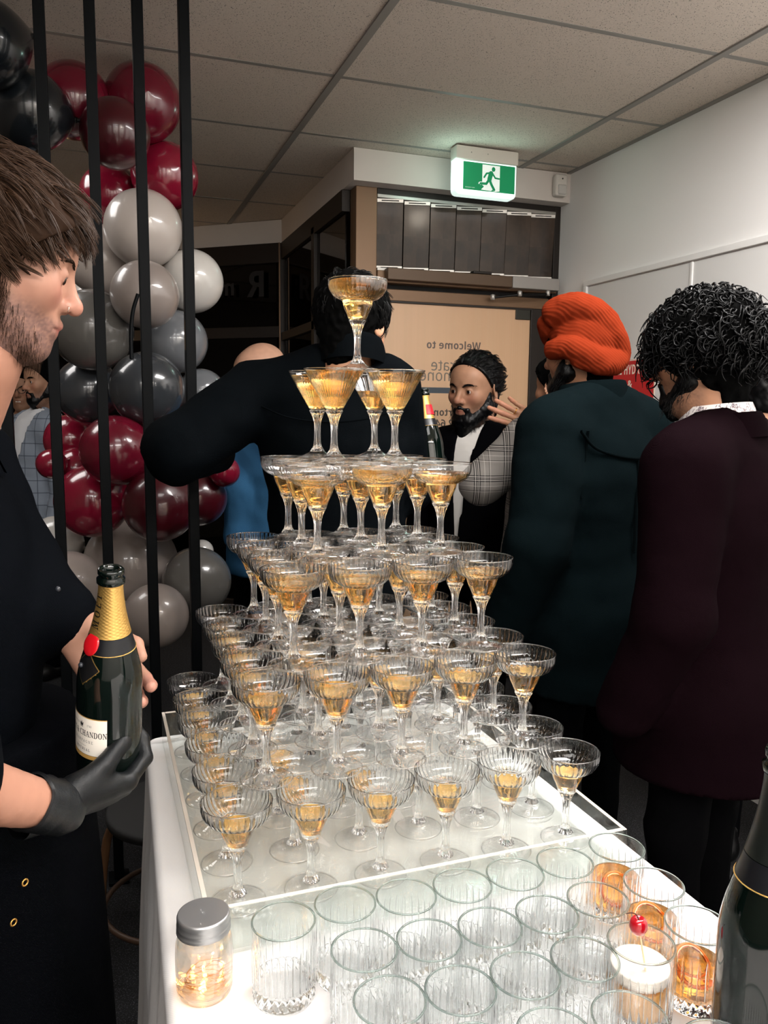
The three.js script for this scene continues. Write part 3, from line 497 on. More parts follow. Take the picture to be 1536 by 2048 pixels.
// ---------------------------------------------------------------- table, tray, tumblers
const TOP = 0.744;
{
  // tablecloth: flat top, soft edge, sides falling in folds
  const pos = [], uv = [], idx = [], rows = [], per = []; // outline of the top, anticlockwise from the back left
  const edge = (x0, z0, x1, z1, n) => { for (let i = 0; i < n; i++) per.push([x0 + (x1 - x0) * i / n, z0 + (z1 - z0) * i / n]); };
  const A = [-0.352, -0.385], B = [-0.398, 1.25], C = [0.385, 1.25], D = [0.345, -0.385];
  edge(...A, ...B, 110); edge(...B, ...C, 50); edge(...C, ...D, 110); edge(...D, ...A, 50);
  for (let k = 0; k < 6; k++) per.splice(0, per.length, ...per.map((q, i) => { const a = per[(i + per.length - 1) % per.length], b = per[(i + 1) % per.length]; return [(a[0] + 2 * q[0] + b[0]) / 4, (a[1] + 2 * q[1] + b[1]) / 4]; })); // round the corners
  const cx = 0, cz = 0.43, n = per.length, dir = per.map(([x, z], i) => { const p = per[(i + n - 3) % n], q = per[(i + 3) % n]; const tx = q[0] - p[0], tz = q[1] - p[1], l = Math.hypot(tx, tz); return [-tz / l, tx / l]; });
  const levels = []; for (const s of [0, 0.2, 0.4, 0.6, 0.75, 0.86, 0.93, 0.975]) levels.push(['top', s]); for (let a = 0; a <= 6; a++) levels.push(['bend', a / 6 * Math.PI / 2]); for (const d of [0.03, 0.07, 0.12, 0.18, 0.25, 0.33, 0.42, 0.52, 0.62, 0.70, 0.73]) levels.push(['drop', d]);
  const r = 0.013;
  levels.forEach(([kind, v]) => { per.forEach(([x, z], i) => {
    let X, Y, Z; const [nx, nz] = dir[i];
    const round = (px, pz) => { const kx = 0.03; return [px, pz]; };
    if (kind === 'top') { X = cx + (x - nx * r - cx) * v; Z = cz + (z - nz * r - cz) * v; Y = TOP + 0.0005 * noise(X * 30, 0, Z * 30); }
    else if (kind === 'bend') { X = x - nx * r * (1 - Math.sin(v)); Z = z - nz * r * (1 - Math.sin(v)); Y = TOP - r * (1 - Math.cos(v)); }
    else { const k = v / 0.73, wave = (0.012 * Math.sin(i * 0.55) + 0.010 * noise(i * 0.11, v * 2, 4) + 0.006 * noise(i * 0.4, v * 6, 1)) * Math.min(1, k * 3) + 0.02 * k; X = x + nx * wave; Z = z + nz * wave; Y = TOP - r - v; }
    pos.push(X, Y, Z); uv.push(X * 4, (Z - Y) * 4);
  }); });
  for (let l = 0; l < levels.length - 1; l++) for (let i = 0; i < n; i++) { const a = l * n + i, b = l * n + (i + 1) % n, c = a + n, d = b + n; idx.push(a, c, b, b, c, d); }
  const g = new THREE.BufferGeometry(); g.setAttribute('position', new THREE.Float32BufferAttribute(pos, 3)); g.setAttribute('uv', new THREE.Float32BufferAttribute(uv, 2)); g.setIndex(idx); g.computeVertexNormals();
  const weave = noiseTexture(256, (x, y) => { const v = 128 + 60 * noise(x / 18, y / 40, 3) + 40 * Math.sin(x * 1.57) * Math.sin(y * 1.57); return [v, v, v]; }, false);
  tag(part('tablecloth', g, std(0xdcdad9, 0.8, 0, { side: THREE.DoubleSide, bumpMap: weave, bumpScale: 0.0006 }), scene), 'white tablecloth covering the table under the champagne tower', 'tablecloth');
  const t = thing('table', 'narrow folding table hidden under the white tablecloth', 'table', [0, 0, 0.43]);
  part('tabletop', box(-0.335, 0.328, 0.712, 0.7415, -0.80, 0.80, 0.006), std(0x8d8a84, 0.6), t);
  for (const [x, z] of [[-0.28, -0.7], [0.27, -0.7], [-0.28, 0.7], [0.27, 0.7]]) part('leg', tube([[x, 0.712, z], [x, 0, z]], 0.014, 10, 2), std(0x555555, 0.4, 0.8), t);
}
const acrylic = phys({ color: 0xf8faf9, roughness: 0.01, transmission: 1, thickness: 0, ior: 1.49 });
{
  const t = thing('acrylic_tray', 'clear acrylic tray with polished rims under the champagne tower', 'tray', [-0.005, TOP, 0.0075]);
  const X = 0.315, Z = 0.353, T = 0.007, H = 0.064, e = std(0xd2cabf, 0.3);
  part('base_panel', box(-X, X, 0.0002, 0.006, -Z, Z, 0.001), acrylic, t);
  for (const [x0, x1, z0, z1] of [[-X, -X + T, -Z, Z], [X - T, X, -Z, Z], [-X + T, X - T, -Z, -Z + T], [-X + T, X - T, Z - T, Z]]) {
    const w = part('side_panel', box(x0 + 0.0002, x1 - 0.0002, 0.006, H, z0, z1, 0.0008), acrylic, t);
    part('pale_edge_strip', box(x0 + 0.0006, x1 - 0.0006, H - 0.0002, H + 0.0008, z0 + 0.0005, z1 - 0.0005, 0), e, w, 'pale strip for light caught in the edge');  // opaque pale strip: light caught in the acrylic edge, put into colour
  }
}
// ribbed tumblers
const cutCrystal = phys({ color: 0xfdfefe, roughness: 0, transmission: 1, thickness: 0.02, ior: 1.27 }), rimCrystal = phys({ color: 0xd5e2de, roughness: 0, transmission: 1, thickness: 0.02, ior: 1.42 }), wallGlass = phys({ color: 0xfdfefe, roughness: 0.012, transmission: 1, thickness: 0, ior: 1.6 });
const RO = 0.0372, tumblerParts = (() => {
  const rOut = (y) => RO + 0.0006 * y / 0.09;
  const wall = fluted([[rOut(0.022), 0.022], [rOut(0.05), 0.05], [rOut(0.095), 0.095], [rOut(0.095) - 0.0022, 0.095], [rOut(0.05) - 0.0028, 0.05], [rOut(0.022) - 0.0040, 0.020]], 72, (p) => p[0]);
  const rim = new THREE.TorusGeometry(rOut(0.095) - 0.0011, 0.00125, 10, 96).rotateX(Math.PI / 2).translate(0, 0.0950, 0);
  // pointed ribs of solid glass round the wall
  const rib = fluted([[0.0002, 0.0225], [0.0019, 0.0245], [0.0021, 0.032], [0.0021, 0.058], [0.0016, 0.066], [0.0008, 0.0715], [0.0002, 0.0745]], 8, (p) => p[0]), ribs = [];
  for (let k = 0; k < 26; k++) ribs.push(rib.clone().scale(1, 1, 0.55).translate(0, 0, RO - 0.0002).rotateY(k / 26 * Math.PI * 2));
  // heavy base, cut in diamonds round the side
  const up = []; for (const y of [0, 0.0012, 0.004, 0.0075, 0.011, 0.0145, 0.018, 0.0205, 0.0218]) up.push([y < 0.001 ? RO - 0.0035 : y < 0.003 ? RO - 0.0012 : RO + 0.0002, y]);
  const prof = [[0.0003, 0.0012], [0.028, 0.0012], ...up, [RO - 0.0040, 0.0215], [RO - 0.0050, 0.0185], [RO - 0.009, 0.0150], [0.014, 0.0138], [0.0003, 0.0136]], nOut = 1 + up.length;
  const base = fluted(prof, 26 * 6, ([r, y], a, i) => { if (i < 2 || i > nOut || y < 0.0025) return r; const f = a / (Math.PI * 2) * 26, u = f - Math.floor(f), v = (y - 0.0025) / 0.0193; const d = Math.abs(u - 0.5) + Math.abs(v - 0.5); return r - 0.0026 * Math.min(1, Math.abs(d - 0.5) * 2.2 < 0.35 ? 1 - Math.abs(d - 0.5) * 2.2 / 0.35 : 0); });
  return { wall, rim, ribs: merge(ribs), base };
})();
const liquidShape = (y0, y1, inset = 0.0042) => { const R = (y) => 0.0372 - 0.0024 - (0.09 - y) / 0.07 * 0.0012 - (inset - 0.0024); const prof = [[0.0003, y0]]; const n = 6; prof.push([R(y0) - 0.008, y0], [R(y0) - 0.002, y0 + 0.0025]); for (let i = 1; i <= n; i++) { const y = y0 + 0.004 + (y1 - y0 - 0.004) * i / n; prof.push([R(y), y]); } prof.push([R(y1) - 0.003, y1 - 0.0006], [0.0003, y1 - 0.0008]); return fluted(prof, 48, (p) => p[0]); };
const whisky = phys({ color: new THREE.Color(0.98, 0.36, 0.035), roughness: 0, transmission: 1, thickness: 0.03, ior: 1.34, transparent: true, opacity: 0.9 });
const TUMBLERS = [ // x, z, label
  [-0.240, 0.452, 'empty ribbed tumbler beside the metal-lidded jar'], [-0.162, 0.444, 'empty ribbed tumbler in the row against the tray, second from the jar'], [-0.086, 0.454, 'empty ribbed tumbler in the row against the tray, third from the jar'], [-0.010, 0.455, 'empty ribbed tumbler in the row against the tray, fourth from the jar'], [0.066, 0.454, 'empty ribbed tumbler in the row against the tray, fifth from the jar'], [0.142, 0.452, 'empty ribbed tumbler in the row against the tray, beside the rearmost amber drink'],
  [-0.166, 0.531, 'empty ribbed tumbler in the second row from the tray, first from the left'], [-0.091, 0.539, 'empty ribbed tumbler in the second row from the tray, second from the left'], [-0.015, 0.541, 'empty ribbed tumbler in the second row from the tray, third from the left'], [0.061, 0.541, 'empty ribbed tumbler in the second row from the tray, fourth from the left'], [0.136, 0.536, 'empty ribbed tumbler in the second row, beside the middle amber drink'],
  [-0.166, 0.614, 'empty ribbed tumbler in the third row from the tray, first from the left'], [-0.091, 0.623, 'empty ribbed tumbler in the third row from the tray, second from the left'], [-0.016, 0.625, 'empty ribbed tumbler in the third row from the tray, third from the left'], [0.059, 0.624, 'empty ribbed tumbler just left of the foamy drink'],
  [-0.111, 0.703, 'empty ribbed tumbler at the bottom edge, only its back rim in view'], [-0.031, 0.709, 'empty ribbed tumbler cut by the bottom edge, third row corner'], [0.052, 0.713, 'empty ribbed tumbler in front of the foamy drink at the bottom edge'], [0.110, 0.775, 'empty ribbed tumbler at the bottom right beside the dark bottle'],
];
function tumbler(x, z, label, group) { const t = thing('tumbler', label, 'glass', [x, TOP, z], rr(0, 6), group); part('wall', tumblerParts.wall, wallGlass, t); part('rim', tumblerParts.rim, rimCrystal, t); part('ribs', tumblerParts.ribs, cutCrystal, t); part('base', tumblerParts.base, cutCrystal, t); return t; }
for (const [x, z, label] of TUMBLERS) tumbler(x, z, label, 'empty ribbed tumblers');
// three amber drinks with dried citrus, one foamy drink with a cherry
const peel = std(0xd9731a, 0.5), flesh = phys({ color: new THREE.Color(0.55, 0.10, 0.05), roughness: 0.35, transmission: 0.35, thickness: 0 }), fleshLight = phys({ color: new THREE.Color(0.95, 0.42, 0.05), roughness: 0.3, transmission: 0.4, thickness: 0 });
function citrus(x, y, z, r, tilt, turn, mat, label) {
  const c = thing('citrus_slice', label, 'citrus slice', [x, y, z], turn); c.rotation.x = tilt;
  part('peel', new THREE.TorusGeometry(r, 0.0016, 8, 40).rotateX(Math.PI / 2), peel, c, 'orange rind');
  part('pith', new THREE.TorusGeometry(r - 0.0022, 0.0011, 8, 36).rotateX(Math.PI / 2), std(0xf2d2a2, 0.6), c);
  const seg = new THREE.Shape(); seg.moveTo(0.001, 0); const q = r - 0.004; seg.absarc(0, 0, q, -0.33, 0.33, false); seg.closePath();
  const g = new THREE.ExtrudeGeometry(seg, { depth: 0.0018, bevelEnabled: true, bevelSize: 0.0005, bevelThickness: 0.0004, bevelSegments: 1, curveSegments: 5 }).rotateX(Math.PI / 2).translate(0.0012, 0.001, 0);
  for (let k = 0; k < 8; k++) part('segment', g, mat, c).rotation.y = k * Math.PI / 4;
}
{
  const drinks = [[0.231, 0.442, 0.053, 'amber drink in a ribbed tumbler at the back, orange slice inside'], [0.223, 0.531, 0.050, 'amber drink in a ribbed tumbler in the middle of the three, dark citrus slice inside'], [0.219, 0.616, 0.048, 'amber drink in a ribbed tumbler nearest the dark bottle, dark citrus slice inside']];
  for (const [x, z, level, label] of drinks) { const t = tumbler(x, z, label, 'amber drinks'); part('drink', liquidShape(0.0142, level), whisky, t, 'amber liquor'); }
  citrus(0.228, TOP + 0.038, 0.446, 0.020, 1.15, 0.6, fleshLight, 'pale orange citrus slice in the rearmost amber drink');
  citrus(0.221, TOP + 0.044, 0.530, 0.0225, 0.75, 0.3, flesh, 'dark red dried citrus slice in the middle amber drink');
  citrus(0.217, TOP + 0.043, 0.613, 0.0215, 0.8, 0.8, flesh, 'dark red dried citrus slice in the amber drink nearest the bottle');
  const ice = new RoundedBoxGeometry(0.026, 0.026, 0.026, 3, 0.005);
  [[0.236, 0.430, 0.028, 'ice cube in the rearmost amber drink'], [0.228, 0.520, 0.028, 'ice cube in the middle amber drink'], [0.226, 0.607, 0.027, 'ice cube in the amber drink nearest the bottle']].forEach(([x, z, y, label], i) => { const c = thing('ice_cube', label, 'ice cube', [x, TOP + y, z], 0.5 + i); part('cube', ice, phys({ color: 0xffffff, roughness: 0.08, transmission: 1, thickness: 0.02, ior: 1.31, transparent: true, opacity: 0.6 }), c); });
  const s = tumbler(0.135, 0.622, 'short amber drink with thick white foam and a cherry on a pick', 'foamy drink');
  part('drink', liquidShape(0.0142, 0.052), phys({ color: new THREE.Color(0.85, 0.42, 0.10), roughness: 0.25, transmission: 0.25, thickness: 0 }), s, 'cloudy orange liquor');
  part('foam', liquidShape(0.0525, 0.070), std(0xf3e6da, 0.85, 0, { bumpMap: noiseTexture(128, (x, y) => { const v = 128 + 90 * noise(x / 3, y / 3, 1); return [v, v, v]; }, false), bumpScale: 0.001 }), s, 'white foam');
  const base = V(0.133, TOP + 0.055, 0.640), tip = V(0.133, TOP + 0.122, 0.615), dir = tip.clone().sub(base);
  const p = thing('cocktail_pick', 'thin wooden cocktail pick standing in the white foam', 'cocktail pick', base.toArray());
  part('stick', tube([[0, 0, 0], dir.toArray()], 0.0011, 6, 2), std(0xe8cfa4, 0.6), p); part('bead', new THREE.SphereGeometry(0.0028, 14, 10).translate(...dir.clone().multiplyScalar(0.3).toArray()), phys({ color: 0xffffff, roughness: 0.1, clearcoat: 1 }), p);
  const c = thing('cherry', 'shiny red cocktail cherry on the wooden pick', 'cherry', tip.clone().add(V(0, -0.008, 0.003)).toArray());
  part('fruit', fluted(smooth([[0.0002, -0.0105], [0.006, -0.0095], [0.0098, -0.004], [0.0104, 0.001], [0.0088, 0.0068], [0.005, 0.0092], [0.0015, 0.0078], [0.0002, 0.0072]], 20), 28, ([r], a) => r * (1 - 0.05 * Math.max(0, Math.cos(a)) ** 6)), phys({ color: new THREE.Color(0.45, 0.003, 0.012), roughness: 0.12, clearcoat: 1, clearcoatRoughness: 0.03 }), c);
  part('stem', tube([[0, 0.007, 0], [-0.004, 0.014, 0], [-0.011, 0.0185, 0.001], [-0.018, 0.0188, 0.001]], 0.0007, 5, 10), std(0x3a1208, 0.6), c);
}
{
  // mason jar with a string of warm fairy lights
  const j = thing('mason_jar', 'small glass jar with a silver screw lid and warm fairy lights inside', 'jar', [-0.328, TOP, 0.415]);
  const prof = smooth([[0.0003, 0.004], [0.022, 0.002], [0.029, 0.0005], [0.0325, 0.006], [0.0335, 0.018], [0.0335, 0.060], [0.0318, 0.070], [0.0285, 0.076], [0.0282, 0.090]], 40);
  const inner = prof.map(([r, y]) => [Math.max(r - 0.0022, 0.0002), y + (y < 0.01 ? 0.003 : 0)]).reverse();
  part('glass_body', fluted([...prof, ...inner], 64, (p) => p[0]), phys({ color: 0xfffaf2, roughness: 0, transmission: 1, thickness: 0.01, ior: 1.46, transparent: true, opacity: 0.6 }), j);
  const zinc = std(0xa9aaab, 0.36, 0.85);
  const lid = part('lid', lathe([[0.0002, 0.1015], [0.0285, 0.1015], [0.0303, 0.1005], [0.0310, 0.0985], [0.0310, 0.094], [0.0303, 0.092], [0.0314, 0.090], [0.0314, 0.087], [0.0304, 0.0855], [0.0316, 0.0835], [0.0318, 0.0805], [0.0312, 0.0795], [0.029, 0.0795]], 72), zinc, j, 'brushed silver screw lid');
  part('water_drop', merge([new THREE.SphereGeometry(0.0016, 10, 8).scale(1, 0.5, 1.6).translate(-0.002, 0.1017, -0.003), new THREE.SphereGeometry(0.0022, 10, 8).scale(1, 0.4, 1.5).translate(0, 0.1017, 0.003), new THREE.SphereGeometry(0.0014, 10, 8).scale(1, 0.5, 1).translate(-0.005, 0.1017, 0.022)]), phys({ color: 0xffffff, roughness: 0, transmission: 1, thickness: 0.002, ior: 1.33 }), lid);
  const f = thing('fairy_lights', 'string of tiny warm white lights coiled inside the glass jar', 'string lights', [-0.328, TOP + 0.006, 0.415]);
  const pts = []; for (let i = 0; i <= 60; i++) { const a = i * 0.83, r = 0.017 + 0.007 * Math.sin(i * 1.7); pts.push([r * Math.cos(a), 0.003 + 0.022 * (i / 60) ** 2 + 0.003 * Math.sin(i * 2.3), r * Math.sin(a)]); }
  part('wire', tube(pts, 0.0005, 4, 240), std(0xb98b4a, 0.35, 0.9), f);
  const bulb = new THREE.SphereGeometry(0.0026, 10, 8), glow = std(0xffe2a8, 0.4, 0, { emissive: 0xffc46a, emissiveIntensity: 6 });
  for (let i = 0; i < 12; i++) { const q = pts[i * 5]; const b = part('bulb', bulb, glow, f); b.position.set(...q); if (i % 4 === 1) { const l = new THREE.PointLight(0xffb45e, 0.007); l.position.set(f.position.x + q[0], f.position.y + q[1] + 0.003, f.position.z + q[2]); l.shadow.radius = 0.15; l.name = 'fairy_light'; scene.add(l); } }
}
// ---------------------------------------------------------------- people: heads, hair, hands, clothes
const skinTone = (r, g, b) => new THREE.Color(r, g, b);
const SKIN = { fair: [0.37, 0.195, 0.135], tan: [0.36, 0.19, 0.115], olive: [0.40, 0.20, 0.115], brown: [0.27, 0.13, 0.07] };
const skinMat = phys({ color: 0xffffff, vertexColors: true, roughness: 0.5, sheen: 0.15, sheenRoughness: 0.5, specularIntensity: 0.6 });
const hairBlack = phys({ color: 0x050506, roughness: 0.4, specularIntensity: 0.45 }), hairMatte = phys({ color: 0x040404, roughness: 0.95, specularIntensity: 0.08 }), hairBrown = phys({ color: new THREE.Color(0.032, 0.0145, 0.0065), roughness: 0.5, specularIntensity: 0.4 }), hairBrownDark = phys({ color: new THREE.Color(0.022, 0.011, 0.006), roughness: 0.75, specularIntensity: 0.15 });
const eyeWhite = std(0xcfc6bf, 0.25), irisDark = std(0x1a0f08, 0.15), lipTone = 0.8;
const smoothstep = THREE.MathUtils.smoothstep;
// head frame: origin between the ears, +z the face, +y the crown, chin at -0.118; opt.beard thickens the jaw
function headField(cell, opt = {}) {
  const F = new Field([-0.105, -0.225, -0.125], [0.105, 0.135, 0.135], cell), j = opt.jaw ?? 1;
  F.add(ellipsoid([0, 0.032, -0.012], [0.075, 0.086, 0.096]));
  F.add(ellipsoid([0, -0.034, 0.024], [0.058, 0.078, 0.066]), 0.03);
  F.add(ellipsoid([0, 0.045, 0.045], [0.058, 0.045, 0.046]), 0.03);
  for (const s of [-1, 1]) {
    F.add(capsule([s * 0.052, -0.05, -0.002], [s * 0.02, -0.102 * j, 0.062], 0.018, 0.015), 0.03);
    F.add(ball([s * 0.043, -0.02, 0.060], 0.020), 0.03);
    F.add(capsule([s * 0.014, 0.024, 0.082], [s * 0.044, 0.022, 0.066], 0.0095, 0.008), 0.016);
  }
  F.add(ball([0, -0.1 * j, 0.071], 0.0175), 0.025);
  F.add(capsule([0, -0.095, 0.015], [0, -0.15, -0.012], 0.048, 0.050), 0.03);
  F.add(capsule([0, -0.06, -0.045], [0, -0.13, -0.036], 0.044, 0.046), 0.03);
  for (const s of [-1, 1]) F.cut(ball([s * 0.031, 0.003, 0.0955], 0.0145), 0.014);
  F.add(capsule([0, 0.016, 0.083], [0, -0.024, 0.104], 0.0078, 0.0095), 0.012);
  F.add(ball([0, -0.030, 0.107], 0.0108), 0.010);
  for (const s of [-1, 1]) { F.add(ball([s * 0.0125, -0.034, 0.0945], 0.0078), 0.007); F.cut(ball([s * 0.0065, -0.041, 0.1015], 0.0032), 0.003); }
  F.add(ellipsoid([0, -0.064, 0.074], [0.027, 0.022, 0.018]), 0.016);
  F.add(capsule([-0.017, -0.0615, 0.085], [0, -0.0595, 0.0915], 0.0048, 0.0062), 0.006); F.add(capsule([0.017, -0.0615, 0.085], [0, -0.0595, 0.0915], 0.0048, 0.0062), 0.006);
  F.add(capsule([-0.014, -0.0725, 0.084], [0.014, -0.0725, 0.084], 0.0062), 0.006); F.add(ball([0, -0.0725, 0.0875], 0.0062), 0.006);
  F.cut(capsule([-0.022, -0.067, 0.088], [0, -0.0665, 0.0985], 0.0016), 0.002); F.cut(capsule([0.022, -0.067, 0.088], [0, -0.0665, 0.0985], 0.0016), 0.002);
  for (const s of [-1, 1]) {
    const lid = opt.lids ?? 0.35; // upper and lower lids over the eyeball
    F.add(ball([s * 0.031, 0.0035, 0.0765], 0.0132), 0.004);
    if (lid < 0.9) F.cut(ellipsoid([s * 0.0315, 0.0015 - 0.002 * lid, 0.0905], [0.0105, 0.0045 * (1 - lid) + 0.0008, 0.008]), 0.002);
    const e = [s * 0.0775, -0.004, -0.008];
    F.add(ellipsoid(e, [0.0075, 0.031, 0.0185], [0.12, s * 0.5, s * 0.1]), 0.006);
    F.add(ellipsoid([s * 0.074, -0.030, 0.0], [0.007, 0.010, 0.008]), 0.006);
    F.cut(ellipsoid([s * 0.0845, -0.002, -0.005], [0.006, 0.020, 0.010], [0.12, s * 0.5, s * 0.1]), 0.004);
  }
  return F;
}
function headGeometry(cell, tone, opt = {}) {
  const g = headField(cell, opt).mesh(10), [r, gg, b] = tone, st = opt.stubble ?? 0;
  return paint(g, (x, y, z) => {
    let k = 1 + 0.10 * noise(x * 60, y * 60, z * 60), R = r * k, G = gg * k, B = b * k;
    const lip = Math.exp(-(((y + 0.066) / 0.0095) ** 2 + (x / 0.021) ** 2) * 1.2) * (z > 0.075 ? 1 : 0);
    R *= 1 - 0.10 * lip; G *= 1 - 0.42 * lip; B *= 1 - 0.32 * lip;
    const rosy = Math.exp(-(((Math.abs(x) - 0.042) / 0.02) ** 2 + ((y + 0.025) / 0.022) ** 2)) * (z > 0.03 ? 1 : 0) + Math.exp(-((x / 0.014) ** 2 + ((y + 0.03) / 0.014) ** 2)) * (z > 0.09 ? 1 : 0);
    G *= 1 - 0.18 * rosy; B *= 1 - 0.15 * rosy;
    if (st) { // shaven beard shadow: jaw, chin and upper lip
      const jawline = smoothstep(-y, 0.030 + 0.02 * smoothstep(z, 0.05, 0.09), 0.065) * smoothstep(z, -0.035, 0.0), grain = 0.75 + 0.5 * noise(x * 260, y * 260, z * 260);
      const s = Math.min(1, st * jawline * (1 - lip) * grain); R *= 1 - 0.62 * s; G *= 1 - 0.60 * s; B *= 1 - 0.52 * s;
    }
    return [R, G, B];
  });
}
const frame = (pos, yaw = 0, pitch = 0, roll = 0, s = 1) => new THREE.Matrix4().compose(V(...pos), new THREE.Quaternion().setFromEuler(new THREE.Euler(pitch, yaw, roll, 'YXZ')), V(s, s, s));
function eyes(parent, M, lookDown = 0, white = eyeWhite) {
  for (const s of [-1, 1]) {
    const e = part('eye', new THREE.SphereGeometry(0.0119, 20, 14).translate(s * 0.031, 0.0020, 0.0764).applyMatrix4(M), white, parent);
    part('iris', new THREE.SphereGeometry(0.0062, 16, 12).scale(1, 1, 0.4).translate(s * 0.031, 0.0015 - 0.004 * lookDown, 0.0866 - 0.001 * lookDown).applyMatrix4(M), irisDark, e);
  }
}
// a shell of hair over the skull; line(x, y, z) > 0 where hair grows
const hairLine = (x, y, z) => y - 1.1 * z + 0.018 + 0.02 * Math.max(0, 0.05 - Math.abs(x)) ;
function hairCap(cell, thick, line, rough = 0.004, freq = 60) {
  const F = new Field([-0.125, -0.16, -0.15], [0.125, 0.165, 0.14], cell);
  F.add(ellipsoid([0, 0.034, -0.014], [0.077 + thick, 0.086 + thick, 0.098 + thick])); F.add(ellipsoid([0, 0.045, 0.042], [0.060 + thick, 0.046 + thick, 0.046 + thick]), 0.03);
  F.add(capsule([0, -0.04, -0.055], [0, -0.09, -0.05], 0.045 + thick * 0.7, 0.048), 0.03);
  F.ripple((x, y, z) => rough * noise(x * freq, y * freq * 0.6, z * freq));
  F.keep((x, y, z) => -line(x, y, z) * 0.67);
  return F.mesh();
}
const scalpPoint = (u, v) => { const y = 1 - 2 * u, r = Math.sqrt(1 - y * y), a = v * Math.PI * 2, n = V(r * Math.sin(a), y, r * Math.cos(a)); return { n, p: V(n.x * 0.078, 0.033 + n.y * 0.088, -0.013 + n.z * 0.099) }; };
function shortHair(count, line, len, r, flow, spread = 0.35, sides = 3) {
  const list = [];
  for (let i = 0; i < count * 4 && list.length < count; i++) {
    const { n, p } = scalpPoint(rnd() * 0.75, rnd()); if (line(p.x, p.y, p.z) < 0.004) continue;
    const f = flow(p, n), l = (typeof len === 'function' ? len(p, n) : len) * rr(0.7, 1.2), d = n.clone().multiplyScalar(0.55).add(f).add(V(rr(-1, 1), rr(-1, 1), rr(-1, 1)).multiplyScalar(spread)).normalize();
    const pts = [p.clone()]; let q = p.clone(); const dd = d.clone();
    for (let k = 1; k <= 5; k++) { q = q.clone().addScaledVector(dd, l / 5); pts.push(q); dd.addScaledVector(f, 0.22).add(V(0, -0.10, 0)).normalize(); }
    list.push({ pts, r: r * rr(0.7, 1.3) });
  }
  return strands(list, sides);
}
// locks of hair that lie along the skull: strands of one lock share a root and a tip; flow gives the combing direction
function lockHair(count, per, line, len, r, flow, lift = 0.3, base = 0.008, droop = 0.12, jitter = 0.004) {
  const list = [];
  for (let i = 0; i < count * 5 && list.length < count * per; i++) {
    const { n, p } = scalpPoint(rnd() * 0.75, rnd()); if (line(p.x, p.y, p.z) < 0.003) continue;
    const f = flow(p, n), l = (typeof len === 'function' ? len(p, n) : len) * rr(0.75, 1.2), t = f.clone().addScaledVector(n, -f.dot(n)).normalize(), wob = V(rr(-1, 1), rr(-1, 1), rr(-1, 1)).multiplyScalar(0.28);
    const spine = [], c = V(0, 0.033, -0.013); let q = p.clone().addScaledVector(n, base * rr(0.4, 1.1)), d = t.clone().addScaledVector(n, lift * rr(0.5, 1.3)).add(wob).normalize();
    for (let k = 0; k < 7; k++) { spine.push(q.clone()); q = q.clone().addScaledVector(d, l / 6); const m = q.clone().sub(c); const out = V(m.x / 0.078 ** 2, m.y / 0.088 ** 2, m.z / 0.099 ** 2).normalize(), depth = Math.hypot(m.x / 0.078, m.y / 0.088, m.z / 0.099); d.addScaledVector(out, depth > 1.12 ? -0.22 : 0.06).addScaledVector(f, 0.15).add(V(0, -droop, 0)).addScaledVector(wob, 0.15).normalize(); }
    for (let s = 0; s < per; s++) { const o = V(rr(-1, 1), rr(-1, 1), rr(-1, 1)).multiplyScalar(jitter); list.push({ pts: spine.map((v, k) => v.clone().addScaledVector(o, 1 - 0.55 * k / 6)), r: r * rr(0.75, 1.25), tip: 0.2 }); }
  }
  return strands(list, 3);
}
function curlyHair(count, line, r, size, coil, drop = 0.3) {
  const list = [];
  for (let i = 0; i < count * 4 && list.length < count; i++) {
    const { n, p } = scalpPoint(rnd() * 0.72, rnd()); if (line(p.x, p.y, p.z) < 0.0) continue;
    const axis = n.clone().add(V(rr(-1, 1), rr(-1, 1) - drop, rr(-1, 1)).multiplyScalar(0.9)).normalize(), u = V(0.3, 0.5, 0.8).cross(axis).normalize(), w = V(0, 0, 0).crossVectors(axis, u);
    const L = size * rr(0.6, 1.25), R = coil * rr(0.6, 1.3), turns = rr(0.8, 1.9), a0 = rr(0, 6.28), N = 13, pts = [], start = p.clone().addScaledVector(n, size * rr(0.0, 0.75));
    for (let k = 0; k < N; k++) { const t = k / (N - 1), a = a0 + t * turns * 6.28, rad = R * (0.4 + 0.6 * t); pts.push(start.clone().addScaledVector(axis, L * t * 0.6).addScaledVector(u, Math.cos(a) * rad).addScaledVector(w, Math.sin(a) * rad).add(V(0, -drop * L * t * t, 0))); }
    list.push({ pts, r: r * rr(0.7, 1.35), tip: 0.35 });
  }
  return strands(list, 4);
}
function beardField(cell, thick, low = 0.125) {
  const F = new Field([-0.1, -0.19, -0.06], [0.1, 0.02, 0.14], cell);
  for (const s of [-1, 1]) { F.add(capsule([s * 0.064, -0.01, 0.008], [s * 0.055, -0.055, 0.012], 0.008, 0.016 + thick), 0.02); F.add(capsule([s * 0.054, -0.055, 0.012], [s * 0.022, -0.102, 0.066], 0.018 + thick, 0.016 + thick), 0.02); F.add(capsule([s * 0.024, -0.062, 0.082], [s * 0.003, -0.053, 0.094], 0.006, 0.0055), 0.01); F.add(capsule([s * 0.026, -0.062, 0.080], [s * 0.022, -0.092, 0.076], 0.007, 0.012), 0.012); }
  F.add(capsule([0, -0.1, 0.07], [0, -low, 0.066], 0.02 + thick, 0.012 + thick), 0.02); F.add(ball([0, -0.088, 0.078], 0.013), 0.012);
  F.ripple((x, y, z) => 0.0025 * noise(x * 130, y * 80, z * 130));
  return F.mesh();
}
